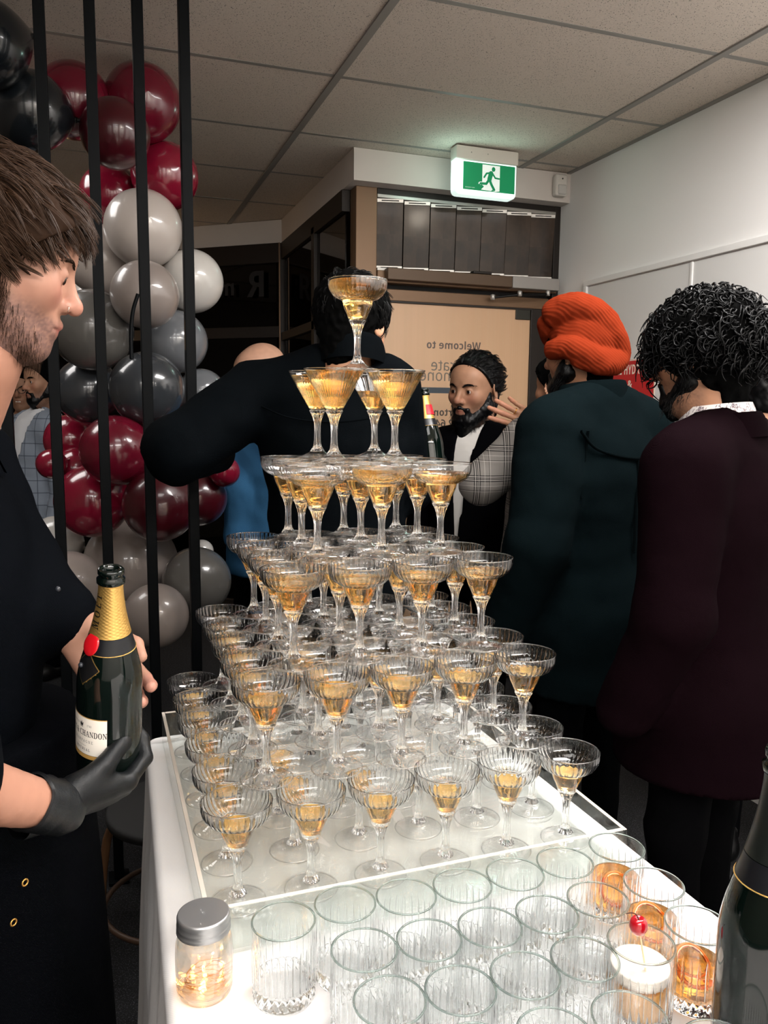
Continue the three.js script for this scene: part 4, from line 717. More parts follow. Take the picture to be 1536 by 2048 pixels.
function beardHairs(count, length, r = 0.0006) {
  const list = [];
  for (let i = 0; i < count; i++) {
    const t = rnd(), s = rnd() < 0.5 ? -1 : 1, a = V(s * 0.066, -0.018, 0.004), b = V(s * 0.055, -0.062, 0.016), c = V(s * 0.02, -0.106, 0.072), q = t < 0.4 ? a.clone().lerp(b, t / 0.4) : b.clone().lerp(c, (t - 0.4) / 0.6);
    q.add(V(rr(-0.018, 0.018), rr(-0.022, 0.018), rr(-0.014, 0.014)));
    const d = V(s * 0.6, -0.8, 0.55).add(V(rr(-1, 1), rr(-1, 1), rr(-1, 1)).multiplyScalar(0.5)).normalize(), pts = [q]; for (let k = 1; k < 4; k++) pts.push(pts[k - 1].clone().addScaledVector(d, length / 3).add(V(0, -0.0015 * k, 0)));
    list.push({ pts, r });
  }
  return strands(list, 3);
}
function brows(M, r = 0.0009) { const list = []; for (const s of [-1, 1]) for (let i = 0; i < 70; i++) { const t = rnd(), p = V(s * (0.012 + 0.036 * t), 0.019 + 0.006 * Math.sin(t * 2.6) + rr(-0.003, 0.003), 0.0945 - 0.020 * t * t), d = V(s * 0.9, 0.25 - 0.6 * t, -0.3).normalize(); list.push({ pts: [p, p.clone().addScaledVector(d, 0.005), p.clone().addScaledVector(d, 0.010)], r }); } return strands(list, 3).applyMatrix4(M); }
// hand frame: wrist at the origin, fingers along +y, palm towards +z, thumb towards +x * side; curl per finger 0..1
function handGeometry(cell, { side = 1, curl = [0.3, 0.3, 0.3, 0.3], thumb = 0.3, spread = 0.12, fat = 1, tone, thumbOut = 0.9 }) {
  const F = new Field([-0.11, -0.05, -0.11], [0.11, 0.21, 0.11], cell);
  const K = [[0.030, 0.086, 0], [0.010, 0.092, 0], [-0.010, 0.088, 0], [-0.028, 0.078, 0]].map(([x, y, z]) => [x * side, y, z]);
  const W = [[0.018, 0.012, 0], [0.006, 0.010, 0], [-0.006, 0.010, 0], [-0.018, 0.012, 0]].map(([x, y, z]) => [x * side, y, z]);
  F.add(capsule([0, -0.05, 0], [0, 0.01, 0], 0.024 * fat, 0.023 * fat), 0.01);
  for (let k = 0; k < 4; k++) F.add(capsule(W[k], K[k], 0.0135 * fat, 0.0108 * fat), 0.014);
  F.add(capsule([0.022 * side, 0.018, 0.008], [0.026 * side, 0.06, 0.004], 0.013 * fat, 0.010 * fat), 0.014);
  const LEN = [[0.042, 0.026, 0.020], [0.046, 0.029, 0.021], [0.043, 0.027, 0.020], [0.034, 0.021, 0.018]], RAD = [0.0092, 0.0094, 0.0090, 0.0080];
  for (let k = 0; k < 4; k++) {
    let p = V(...K[k]), ang = 0; const sp = (1.4 - k) * spread * side;
    for (let s = 0; s < 3; s++) { ang += curl[k] * [1.2, 1.5, 1.0][s]; const d = V(Math.sin(sp) * Math.cos(ang), Math.cos(ang) * Math.cos(sp), Math.sin(ang)), q = p.clone().addScaledVector(d, LEN[k][s]); F.add(capsule(p.toArray(), q.toArray(), RAD[k] * fat * (1 - 0.06 * s), RAD[k] * fat * (0.94 - 0.07 * s)), 0.0035); p = q; }
  }
  let p = V(0.020 * side, 0.022, 0.010); const dirs = [[thumbOut, 0.75, 0.35], [thumbOut * 0.75, 0.95, 0.35 + thumb * 0.4], [thumbOut * 0.35 - thumb * 0.4, 1, 0.3 + thumb * 0.7]];
  dirs.forEach((d, s) => { const v = V(d[0] * side, d[1], d[2]).normalize(), q = p.clone().addScaledVector(v, [0.040, 0.033, 0.026][s]); F.add(capsule(p.toArray(), q.toArray(), [0.0135, 0.0108, 0.0100][s] * fat, [0.0108, 0.0100, 0.0078][s] * fat), s ? 0.004 : 0.012); p = q; });
  const g = F.mesh(12);
  return tone ? paint(g, (x, y, z) => { const k = 1 + 0.1 * noise(x * 90, y * 90, z * 90), f = y > 0.12 ? 1 : 0; return [tone[0] * k * (1 + 0.04 * f), tone[1] * k * (1 - 0.06 * f), tone[2] * k]; }) : g;
}
// place a hand: wrist point, direction of the fingers, direction the palm faces
function handMatrix(wrist, dir, palm) { const y = dir.clone().normalize(), z = palm.clone().addScaledVector(y, -palm.dot(y)).normalize(), x = V(0, 0, 0).crossVectors(y, z); return new THREE.Matrix4().makeBasis(x, y, z).setPosition(wrist); }
// clothed trunk in the person's frame (facing +z): shoulders at height S, arms from joints
function trunkField(cell, { S = 1.43, wide = 1, deep = 1, arms = [], hem = 0.72, lo, hi, fold = 0.004, grow = 0, lean = 0, hunch = 0, hips = 1 }) {
  const F = new Field(lo ?? [-0.45, hem - 0.05, -0.35], hi ?? [0.45, S + 0.14, 0.4], cell), zz = (y) => lean * (y - 0.9);
  const w = wide, g = grow, c = (x, y, z) => [x, y, z + zz(y)];
  F.add(capsule(c(-0.135 * w, S - 0.005, -0.005), c(0.135 * w, S - 0.005, -0.005), 0.062 + g), 0.05);
  F.add(ellipsoid(c(0, S - 0.15, 0), [0.19 * w + g, 0.21, 0.118 * deep + g]), 0.06);
  F.add(ellipsoid(c(0, S - 0.36, 0.012), [0.170 * w + g, 0.22, 0.122 * deep + g]), 0.06);
  F.add(ellipsoid(c(0, S - 0.54, 0.0), [0.178 * w * hips + g, 0.20, 0.128 * deep + g]), 0.06);
  if (hem < S - 0.7) F.add(capsule(c(0, S - 0.6, 0), c(0, hem - 0.1, 0), 0.17 * w + g), 0.06);
  for (const s of [-1, 1]) F.add(capsule(c(s * 0.045, S + 0.055, -0.022 + hunch), c(s * 0.15 * w, S + 0.005, -0.008), 0.042 + g, 0.046 + g), 0.05);
  for (const { joints, r = [0.066, 0.054, 0.050, 0.040] } of arms) for (let i = 0; i < joints.length - 1; i++) F.add(capsule(joints[i], joints[i + 1], r[i] + g, r[i + 1] + g), 0.03);
  if (fold) F.ripple((x, y, z) => fold * noise(x * 9, y * 14, z * 9) + fold * 0.6 * noise(x * 26 + y * 10, y * 22, z * 26));
  return F;
}
const keepBelow = (F, y0, slope = 0) => F.keep((x, y, z) => y - y0 - slope * z);
const keepAbove = (F, y0) => F.keep((x, y) => y0 - y);
function legs(cell, { S = 1.43, spread = 0.10, hipY = 0.86, step = 0, r = 0.085 }) {
  const F = new Field([-0.32, 0.03, -0.3], [0.32, hipY + 0.14, 0.32], cell);
  F.add(ellipsoid([0, hipY, 0], [0.17, 0.13, 0.12]), 0.05);
  for (const s of [-1, 1]) { F.add(capsule([s * 0.085, hipY - 0.06, 0], [s * spread, 0.46, 0.01 + s * step * 0.4], r, 0.066), 0.04); F.add(capsule([s * spread, 0.46, 0.01 + s * step * 0.4], [s * spread, 0.09, s * step], 0.064, 0.054), 0.03); }
  F.ripple((x, y, z) => 0.004 * noise(x * 12, y * 16, z * 12)); F.keep((x, y) => 0.045 - y);
  return F.mesh(6);
}
function shoe(x, z, turn = 0) { const F = new Field([-0.07, -0.01, -0.12], [0.07, 0.12, 0.2], 0.008); F.add(capsule([0, 0.045, -0.055], [0, 0.04, 0.05], 0.044, 0.042), 0.03); F.add(capsule([0, 0.035, 0.05], [0.004, 0.03, 0.14], 0.042, 0.03), 0.03); F.add(capsule([0, 0.05, -0.045], [0, 0.10, -0.045], 0.042, 0.04), 0.02); F.keep((px, py) => 0.004 - py); return F.mesh(6).rotateY(turn).translate(x, 0, z); }
function lowerBody(p, cell, mat, spec = {}, shoeMat = std(0x060607, 0.35)) { part('trousers', legs(cell, spec), mat, p); const sp = spec.spread ?? 0.10, st = spec.step ?? 0; for (const s of [-1, 1]) part('shoe', shoe(s * sp, s * st + 0.02, s * 0.12), shoeMat, p); }
// a standing collar band: ring path round the neck with height
function collar({ c, rx, rz, h, thick = 0.006, tilt = 0, open = 0.5, flare = 0.012, fall = 0, n = 48 }) {
  const pos = [], idx = [], uv = [], rows = fall ? [[0, 0], [0.5, 0.3], [1, 0.35], [1.05, 1.0], [0.75, 1.6 + 0], [0.25, 2.2], [-fall, 2.8]] : [[0, 0], [0.5, 0.4], [1, 1], [1.03, 1.25], [1, 1.5], [0.5, 1.0], [0, 0.7]];
  for (const [v, k] of rows) for (let i = 0; i <= n; i++) {
    const a = Math.PI + (i / n - 0.5) * 2 * (Math.PI - open * 0.5), out = fall ? (k > 0.9 ? thick + flare * (k - 0.9) : flare * 0.2 * k) : k > 1 ? thick : flare * v;
    const x = c[0] + (rx + out) * Math.sin(a), z = c[2] + (rz + out) * Math.cos(a); pos.push(x, c[1] + h * v + tilt * (z - c[2]), z); uv.push(i / n * 6, v);
  }
  const m = n + 1; for (let r = 0; r < rows.length - 1; r++) for (let i = 0; i < n; i++) { const a = r * m + i, b = a + 1, d = a + m, e = d + 1; idx.push(a, b, e, a, e, d); }
  const g = new THREE.BufferGeometry(); g.setAttribute('position', new THREE.Float32BufferAttribute(pos, 3)); g.setAttribute('uv', new THREE.Float32BufferAttribute(uv, 2)); g.setIndex(idx); g.computeVertexNormals(); return g;
}
const cloth = (color, rough = 0.85, bump = 0.0008, extra = {}) => phys({ color, roughness: rough, specularIntensity: 0.06, side: THREE.DoubleSide, bumpMap: clothBump, bumpScale: bump, ...extra });
const clothBump = noiseTexture(256, (x, y) => { const v = 128 + 50 * Math.sin((x + y) * 0.785) + 60 * noise(x / 7, y / 7, 2); return [v, v, v]; }, false); clothBump.repeat.set(3, 3);
// a person whose parts are modelled in a frame facing +z; local() turns a world point into that frame
function person(label, x, z, facing, group) {
  const p = thing('person', label, 'person', [x, 0, z], facing, group); p.updateMatrixWorld(true);
  const inv = p.matrixWorld.clone().invert();
  p.local = (w) => w.clone().applyMatrix4(inv); p.turnIn = (w) => w.clone().transformDirection(inv);
  return p;
}
const L3 = (v) => v.toArray();
// where the middle of the neck is at a height, between the head and the top of the trunk
const neckAt = (h, S, y) => { const t = (y - (S - 0.02)) / (h.y - 0.10 - (S - 0.02)); return [h.x * t, y, -0.01 + (h.z - 0.02) * t]; };
const neckHole = (F, h, S, r = 0.062) => F.cut(capsule(neckAt(h, S, S + 0.085), neckAt(h, S, S + 0.24), r, r), 0.008);
const rightOf = (p) => L3(p.turnIn(V(0.9416, 0, 0.3367)));
// ---------------------------------------------------------------- the waiter in profile at the left, his bottle and his hands
const blackShirt = cloth(0x05070b, 0.8, 0.0006), blackApron = cloth(0x040508, 0.85, 0.001), gloveMat = phys({ color: new THREE.Color(0.004, 0.005, 0.006), roughness: 0.36, specularIntensity: 0.55, clearcoat: 0.1, clearcoatRoughness: 0.3, bumpMap: clothBump, bumpScale: 0.0004 });
const BOTTLE_TOP = at(222, 1136, 0.985), BOTTLE_BASE = at(218, 1533, 1.075);
{
  const headAt = at(-6, 520, 1.0), foot = at(-215, 1100, 1.10);
  const p = person('waiter in a black shirt in profile at the left edge, pouring from an open bottle', foot.x, foot.z, 1.64);
  const h = p.local(headAt), M = frame(L3(h), 0, 0.28, 0, 0.93), T = SKIN.fair;
  const jl = (px, py, d) => L3(p.local(at(px, py, d)));
  const elbowR = jl(-150, 1560, 0.80), wristR = jl(98, 1612, 0.955), shoulderR = [-0.19, 1.33, 0.0], shoulderL = jl(-70, 930, 1.27), elbowL = jl(14, 1135, 1.21), wristL = jl(122, 1238, 1.145);
  // body: head, neck and torso core, right forearm, left hand
  const head = headGeometry(0.0026, T, { stubble: 1.15, lids: 0.78, jaw: 0.96 }).applyMatrix4(M);
  const core = new Field([-0.4, 0.75, -0.3], [0.4, 1.6, 0.5], 0.011);
  core.add(capsule([h.x, h.y - 0.12, h.z - 0.03], [0, 1.31, 0.03], 0.055, 0.07)).add(ellipsoid([0, 1.25, 0], [0.16, 0.19, 0.09]), 0.05).add(ellipsoid([0, 1.0, 0], [0.14, 0.24, 0.09]), 0.05);
  core.add(capsule(shoulderR, elbowR, 0.045, 0.038), 0.03).add(capsule(elbowR, wristR, 0.040, 0.0265), 0.01).add(capsule(shoulderL, elbowL, 0.045, 0.036), 0.03).add(capsule(elbowL, wristL, 0.036, 0.026), 0.01);
  const skinFn = (x, y, z) => { const k = 1 + 0.08 * noise(x * 40, y * 40, z * 40) + 0.05 * noise(x * 160, y * 160, z * 160); return [T[0] * k * 0.98, T[1] * k * 0.92, T[2] * k * 0.9]; };
  const leftHand = handGeometry(0.0028, { side: -1, curl: [0.40, 0.42, 0.44, 0.48], thumb: 0.9, thumbOut: 0.5, spread: 0.04, tone: T, fat: 1.05 });
  const lw = p.local(at(146, 1250, 1.135)), ld = p.turnIn(at(222, 1345, 1.12).sub(at(146, 1250, 1.12))), lp = p.turnIn(at(200, 1310, 1.0).sub(at(200, 1290, 1.10)));
  leftHand.applyMatrix4(handMatrix(lw, ld, lp));
  part('body', joinPainted([head, paint(core.mesh(8), skinFn), leftHand]), skinMat, p);
  eyes(p, M, 0.9, std(0x6d625b, 0.3));  // eyeballs darkened, shade under the lowered lids put into their colour
  part('eyebrow', brows(M, 0.0011), hairBrownDark, p);
  // hair: brown, brushed forward, fringe falling past the forehead
  const line = (x, y, z) => y - 1.05 * z + 0.022;
  part('hair', merge([hairCap(0.004, 0.016, line, 0.007, 60).applyMatrix4(M)]), hairBrownDark, p);
  const flow = (q, n) => V(n.x * 0.25, 0.05 - 0.45 * smoothstep(Math.abs(q.x), 0.03, 0.08) - 0.22 * smoothstep(q.z, 0.04, 0.09), 0.9 - 0.3 * smoothstep(Math.abs(q.x), 0.05, 0.08)).normalize();
  part('hair_top', lockHair(1300, 7, line, (q) => 0.034 + 0.030 * smoothstep(q.y, 0.0, 0.10) - 0.016 * smoothstep(q.z, 0.03, 0.08), 0.0007, flow, 0.5, 0.014, 0.05, 0.0042).applyMatrix4(M), hairBrown, p, 'lighter brown locks');
  part('hair_side', shortHair(1800, (x, y, z) => Math.min(line(x, y, z) + 0.012, 0.07 - y), 0.024, 0.0007, () => V(0, -0.6, -0.4), 0.4).applyMatrix4(M), hairBrownDark, p);
  part('stubble', beardHairs(6500, 0.0034, 0.00028).applyMatrix4(M), hairBrownDark, p);
  part('nose_ring', new THREE.TorusGeometry(0.0042, 0.0005, 6, 20).rotateY(0.3).translate(-0.0195, -0.036, 0.0985).applyMatrix4(M), std(0xd9d4cc, 0.2, 1), p);
  // shirt, apron, trousers
  const shirt = trunkField(0.0105, { S: 1.345, wide: 1.0, deep: 1.08, hem: 0.80, lo: [-0.5, 0.70, -0.35], hi: [0.5, 1.55, 0.5], lean: 0.10, grow: 0.012, arms: [{ joints: [shoulderR, elbowR], r: [0.072, 0.060] }, { joints: [shoulderL, elbowL, jl(124, 1236, 1.145)], r: [0.066, 0.058, 0.039] }] });
  shirt.add(ellipsoid([0, 1.12, 0.10], [0.15, 0.19, 0.075]), 0.06); shirt.cut(capsule([h.x, h.y - 0.05, h.z], [0, 1.37, 0.04], 0.066, 0.058), 0.01); keepAbove(shirt, 0.80);
  part('shirt', shirt.mesh(6), blackShirt, p);
  part('collar', collar({ c: [0, 1.375, 0.045], rx: 0.066, rz: 0.068, h: 0.035, open: 0.5, tilt: -0.25, fall: 0.3, flare: 0.016 }), blackShirt, p);
  const apron = new Field([-0.3, 0.3, -0.25], [0.3, 1.05, 0.35], 0.012); apron.add(capsule([0, 0.98, 0.03], [0, 0.30, 0.04], 0.205, 0.23), 0.02).ripple((x, y, z) => 0.010 * noise(x * 9, y * 3, z * 9)).keep((x, y, z) => Math.max(y - 0.99, -z - 0.05, 0.34 - y));
  const ap = part('apron', apron.mesh(6), blackApron, p);
  for (const [x, y] of [[50, 1765], [27, 1845]]) { const q = p.local(at(x, y, 0.90)); part('eyelet', new THREE.TorusGeometry(0.0036, 0.0010, 8, 20).rotateY(-0.9).translate(q.x, q.y, q.z), std(0xb98d4a, 0.3, 0.9), ap, 'brass eyelet'); }
  part('shirt_button', merge([[122, 1178], [168, 1330]].map(([x, y]) => new THREE.SphereGeometry(0.0035, 10, 8).translate(...jl(x - 6, y, 1.0)))), std(0x2a2d33, 0.25), p);
  lowerBody(p, 0.018, cloth(0x030405, 0.9), { hipY: 0.82 });
  // right hand in a black glove, palm up under the bottle
  const g = handGeometry(0.0028, { side: 1, curl: [0.50, 0.52, 0.54, 0.60], thumb: 1.0, thumbOut: 0.55, spread: 0.07, fat: 1.16 });
  const gw = p.local(at(112, 1612, 0.975)), gd = p.turnIn(at(250, 1576, 1.06).sub(at(112, 1612, 0.975))), gp = p.turnIn(at(225, 1450, 1.04).sub(at(225, 1580, 0.985)));
  const GM = handMatrix(gw, gd, gp);
  const glove = part('glove', g.applyMatrix4(GM), gloveMat, p, 'wrinkled black rubber glove');
  part('glove_cuff', merge([fluted([[0.0300, -0.034], [0.0335, -0.033], [0.0318, -0.022], [0.0334, -0.012], [0.0315, -0.002], [0.0330, 0.010], [0.0310, 0.022], [0.0285, 0.034], [0.02, 0.042], [0.0003, 0.046]], 40, ([r, y], a) => r * (1 + 0.03 * Math.sin(a * 5 + y * 300))).applyMatrix4(handMatrix(V(...wristR), V(...wristR).sub(V(...elbowR)), V(0, 1, 0)))]), gloveMat, glove);
}
// champagne bottles
const darkGlass = phys({ color: new THREE.Color(0.0015, 0.004, 0.003), roughness: 0.08, specularIntensity: 0.6, clearcoat: 0.4, clearcoatRoughness: 0.02 });
const goldFoil = phys({ color: new THREE.Color(0.78, 0.48, 0.14), roughness: 0.36, metalness: 0.85, bumpMap: noiseTexture(128, (x, y) => { const v = 128 + 90 * Math.sin(x * 0.785) * Math.sin(y * 0.785); return [v, v, v]; }, false), bumpScale: 0.0003 });
const bottleProfile = [[0.0003, 0.012], [0.020, 0.008], [0.034, 0.0008], [0.0395, 0.001], [0.0425, 0.005], [0.0430, 0.012], [0.0430, 0.125], [0.0425, 0.145], [0.0395, 0.165], [0.0345, 0.185], [0.0285, 0.205], [0.0232, 0.225], [0.0190, 0.245], [0.0165, 0.262], [0.0152, 0.275], [0.0148, 0.284], [0.0178, 0.2855], [0.0180, 0.291], [0.0150, 0.2935], [0.0150, 0.2965], [0.0166, 0.298], [0.0166, 0.303], [0.0150, 0.305], [0.0100, 0.305], [0.0092, 0.298], [0.0003, 0.27]];
const smoothBottle = smooth(bottleProfile.slice(0, 16), 60).concat(bottleProfile.slice(16));
const rAt = (y) => { for (let i = 1; i < smoothBottle.length; i++) if (smoothBottle[i][1] >= y && smoothBottle[i - 1][0] > 0.01) { const [r0, y0] = smoothBottle[i - 1], [r1, y1] = smoothBottle[i]; return r0 + (r1 - r0) * Math.max(0, Math.min(1, (y - y0) / (y1 - y0 || 1))); } return 0.015; };
const bottleShape = lathe(smoothBottle, 72);
// a label wrapped on the bottle between two heights, from angle a0 to a1 (0 faces +z), u running to the viewer's right
function wrap(y0, y1, a0, a1, grow = 0.0005, n = 36, m = 14, edge) {
  const pos = [], uv = [], idx = [];
  for (let j = 0; j <= m; j++) for (let i = 0; i <= n; i++) { const u = i / n, v = j / m, a = a0 + (a1 - a0) * u, y = y0 + (y1 - y0) * v, r = rAt(y) + grow; pos.push(r * Math.sin(a), y, r * Math.cos(a)); uv.push(u, v); }
  for (let j = 0; j < m; j++) for (let i = 0; i < n; i++) { if (edge && !edge((i + 0.5) / n, (j + 0.5) / m)) continue; const a = j * (n + 1) + i, b = a + 1, c = a + n + 1, d = c + 1; idx.push(a, b, d, a, d, c); }
  const g = new THREE.BufferGeometry(); g.setAttribute('position', new THREE.Float32BufferAttribute(pos, 3)); g.setAttribute('uv', new THREE.Float32BufferAttribute(uv, 2)); g.setIndex(idx); g.computeVertexNormals(); return g;
}
const frontLabel = canvasTexture(1024, 640, (x, w, h) => {
  x.fillStyle = '#e9e3d8'; x.fillRect(0, 0, w, h); x.fillStyle = '#c39a56'; x.fillRect(0, 0, w, 14); x.fillStyle = '#b98f4c'; x.fillRect(0, h - 62, w, 62); x.fillStyle = '#2a2119'; x.fillRect(0, h - 66, w, 5);
  x.fillStyle = '#262320'; x.textAlign = 'center'; x.font = '44px serif'; x.fillText('FONDÉ EN', 330, 140); x.fillText('1743', 690, 140);
  x.beginPath(); x.moveTo(478, 150); x.lineTo(546, 150); x.lineTo(560, 90); x.lineTo(530, 112); x.lineTo(512, 70); x.lineTo(494, 112); x.lineTo(464, 90); x.fill(); x.fillRect(476, 156, 72, 10);
  x.font = 'bold 108px serif'; x.save(); x.translate(w / 2, 292); x.scale(0.98, 1.15); x.fillText('MOËT & CHANDON', 0, 0); x.restore();
  x.font = '60px serif'; x.fillText('C H A M P A G N E', w / 2, 392); x.fillRect(400, 440, 224, 3); x.font = 'bold 56px serif'; x.fillText('I M P É R I A L', w / 2, 520);
});
const neckPrint = canvasTexture(512, 128, (x, w, h) => { x.clearRect(0, 0, w, h); x.fillStyle = '#17120a'; x.font = 'bold 104px serif'; x.textAlign = 'center'; x.fillText('M O Ë T', w / 2, 104); });
neckPrint.wrapS = neckPrint.wrapT = THREE.ClampToEdgeWrapping;
function champagneBottle(label, pos, up, spin, scale, opts = {}) {
  const b = thing('champagne_bottle', label, 'bottle', L3(pos)); b.quaternion.setFromUnitVectors(V(0, 1, 0), up.clone().normalize()).multiply(new THREE.Quaternion().setFromAxisAngle(V(0, 1, 0), spin)); b.scale.setScalar(scale);
  part('glass_body', bottleShape, darkGlass, b, 'dark green glass');
  if (opts.foil !== false) {
    part('foil', wrap(0.214, opts.foilTop ?? 0.2835, 0, Math.PI * 2, 0.0007, 60, 24), opts.foilMat ?? goldFoil, b, 'gold foil');
    part('foil_edge', new THREE.TorusGeometry(rAt(0.2835) + 0.0006, 0.0009, 6, 40).rotateX(Math.PI / 2).scale(1, 1, 1).translate(0, 0.2832, 0), opts.foilMat ?? goldFoil, b);
    part('neck_band', wrap(0.193, 0.2135, 0, Math.PI * 2, 0.0008, 60, 6), std(0x101216, 0.28), b, 'black neck band');
    part('gold_line', merge([0.1925].map((y) => new THREE.TorusGeometry(rAt(y) + 0.0009, 0.0006, 6, 60).rotateX(Math.PI / 2).translate(0, y, 0))), goldFoil, b);
  }
  if (opts.print) {
    const ring = wrap(0.218, 0.279, -0.62, 0.42, 0.0010, 12, 24); { const uv = ring.attributes.uv; for (let i = 0; i < uv.count; i++) uv.setXY(i, uv.getY(i), 1 - uv.getX(i)); }
    part('neck_lettering', ring, phys({ map: neckPrint, transparent: true, roughness: 0.5 }), b, 'black letters up the neck');
    part('seal', new THREE.SphereGeometry(0.0135, 24, 16).scale(1, 1.15, 0.28).rotateX(-0.42).translate(0, 0.2045, rAt(0.2045) + 0.0005), phys({ color: new THREE.Color(0.52, 0.006, 0.012), roughness: 0.22, clearcoat: 0.6 }), b, 'red wax seal');
    const dm = (grow, k) => wrap(0.150, 0.198, -0.60, 0.60, grow, 40, 40, (u, v) => Math.abs(u - 0.5) * 2 + Math.abs(v - 0.5) * 2 < k);
    part('diamond_label', dm(0.0006, 1.0), goldFoil, b, 'gold edged diamond label'); part('diamond_face', dm(0.0009, 0.93), std(0x0a0b0d, 0.4), b);
    part('front_label', wrap(0.040, 0.104, -0.86, 0.86, 0.0006, 40, 8), std(0xffffff, 0.55, 0, { map: frontLabel }), b, 'white paper label with black lettering');
  }
  return b;
}
{
  const up = BOTTLE_TOP.clone().sub(BOTTLE_BASE), s = up.length() / 0.305;
  champagneBottle('open champagne bottle with gold neck foil and white label, held by the waiter in profile', BOTTLE_BASE, up, -0.95, s, { print: true });
  // the big bottle in the right foreground
  champagneBottle('large dark green champagne bottle standing in the right foreground', V(0.196, TOP, 0.745), V(0, 1, 0), 0.4, 1.21, { foilMat: std(0x0c1210, 0.35), foilTop: 0.2835 });
}
// ---------------------------------------------------------------- the waiter behind the tower, seen from behind
{
  const base = at(672, 1000, 2.12), p = person('waiter in a black shirt behind the tower, back turned, arm raised to the left', base.x, base.z, 2.72);
  const h = p.local(at(704, 652, 2.06)), M = frame(L3(h), -0.30, 0.22, 0, 1.0), T = SKIN.olive, jl = (px, py, d) => L3(p.local(at(px, py, d)));
  const shL = jl(512, 792, 2.10), elL = jl(356, 900, 2.02), wrL = jl(430, 905, 2.28), shR = jl(782, 815, 2.12), elR = jl(812, 975, 2.20), wrR = jl(862, 935, 2.36);
  const S = (shL[1] + shR[1]) / 2 + 0.035;
  const core = new Field([-0.45, 0.8, -0.4], [0.45, 1.72, 0.4], 0.014); core.add(capsule([h.x, h.y - 0.10, h.z - 0.03], [0, S - 0.02, 0.0], 0.054, 0.052)).add(ellipsoid([0, S - 0.2, 0], [0.16, 0.25, 0.09]), 0.05).add(ellipsoid([0, S - 0.5, 0], [0.14, 0.24, 0.09]), 0.05);
  for (const a of [[shL, elL, wrL], [shR, elR, wrR]]) core.add(capsule(a[0], a[1], 0.045, 0.036), 0.03).add(capsule(a[1], a[2], 0.036, 0.026), 0.01);
  const skinFn = () => [T[0], T[1] * 0.95, T[2] * 0.93];
  part('body', joinPainted([headGeometry(0.0036, T, { stubble: 0.9 }).applyMatrix4(M), paint(core.mesh(8), skinFn)]), skinMat, p);
  eyes(p, M);
  const line = (x, y, z) => Math.min(y - 0.9 * z + 0.052, 0.5);
  part('hair', merge([hairCap(0.004, 0.016, line, 0.006, 80).applyMatrix4(M)]), hairMatte, p);
  part('hair_strands', lockHair(620, 5, line, (q) => 0.020 + 0.022 * smoothstep(q.y, 0.0, 0.11), 0.0009, (q, n) => V(n.x * 0.6, -0.5 + 0.9 * smoothstep(q.y, 0.04, 0.1), 0.25).normalize(), 0.3, 0.014, 0.1, 0.005).applyMatrix4(M), hairBlack, p);
  part('beard', merge([beardField(0.004, 0.003).applyMatrix4(M), beardHairs(700, 0.01, 0.0006).applyMatrix4(M)]), hairBlack, p);
  const shirtMat = cloth(0x05080b, 0.78, 0.0006);
  const F = trunkField(0.012, { S, wide: 1.0, deep: 1.06, hem: 0.8, lo: [-0.6, 0.7, -0.45], hi: [0.6, S + 0.2, 0.5], fold: 0.006, grow: 0.012, arms: [{ joints: [shL, elL, wrL], r: [0.082, 0.070, 0.048] }, { joints: [shR, elR, wrR], r: [0.074, 0.056, 0.042] }] });
  neckHole(F, h, S); keepAbove(F, 0.8);
  const shirt = part('shirt', F.mesh(6), shirtMat, p);
  part('collar', collar({ c: neckAt(h, S, S + 0.070), rx: 0.067, rz: 0.067, h: 0.046, open: 0.6, tilt: -0.25, fall: 0.4, flare: 0.009 }), shirtMat, p);
  part('yoke_seam', tube([[-0.185, S - 0.045, -0.085], [-0.10, S - 0.075, -0.126], [0, S - 0.085, -0.136], [0.10, S - 0.075, -0.126], [0.185, S - 0.045, -0.085]], 0.0022, 5, 30), shirtMat, shirt);
  lowerBody(p, 0.018, cloth(0x040506, 0.9), { hipY: 0.84, S });
  const g = handGeometry(0.0034, { side: 1, curl: [0.55, 0.58, 0.6, 0.62], thumb: 0.9, thumbOut: 0.5, spread: 0.03, fat: 1.12 });
  g.applyMatrix4(handMatrix(V(...jl(864, 925, 2.345)), p.turnIn(V(-0.05, 0.9, -0.2)), p.turnIn(V(-1, 0, 0.35))));
  part('glove', g, gloveMat, p, 'black rubber glove');
  // the bottle he holds upright, with a loose red ribbon
  const bb = champagneBottle('open bottle with gold foil and red ribbon, held up by the waiter behind the tower', at(866, 982, 2.30), at(846, 770, 2.30).sub(at(866, 982, 2.30)), 0.6, 0.96, {});
  part('red_ribbon', wrap(0.226, 0.256, -0.9, 1.3, 0.003, 20, 6), phys({ color: new THREE.Color(0.55, 0.01, 0.02), roughness: 0.35, side: THREE.DoubleSide }), bb, 'torn red ribbon');
}
// ---------------------------------------------------------------- guests
const suitBlack = cloth(0x040406, 0.85, 0.0006);
function simpleCore(p, h, S, arms, T, cell = 0.016) {
  const c = new Field([-0.5, 0.85, -0.5], [0.5, Math.max(h.y + 0.02, S + 0.2), 0.55], cell);
  c.add(capsule([h.x, h.y - 0.10, h.z - 0.03], [0, S - 0.02, 0.0], 0.052, 0.050)).add(ellipsoid([0, S - 0.2, 0], [0.15, 0.24, 0.085]), 0.05).add(ellipsoid([0, S - 0.45, 0], [0.13, 0.2, 0.085]), 0.05);
  for (const a of arms) c.add(capsule(a[0], a[1], 0.042, 0.035), 0.03).add(capsule(a[1], a[2], 0.035, 0.025), 0.01);
  return paint(c.mesh(8), () => [T[0] * 0.97, T[1] * 0.93, T[2] * 0.9]);
}
const hang = (s, S, w = 1) => [[s * 0.185 * w, S - 0.03, -0.01], [s * 0.245 * w, S - 0.33, -0.03], [s * 0.235 * w, S - 0.56, 0.07]];
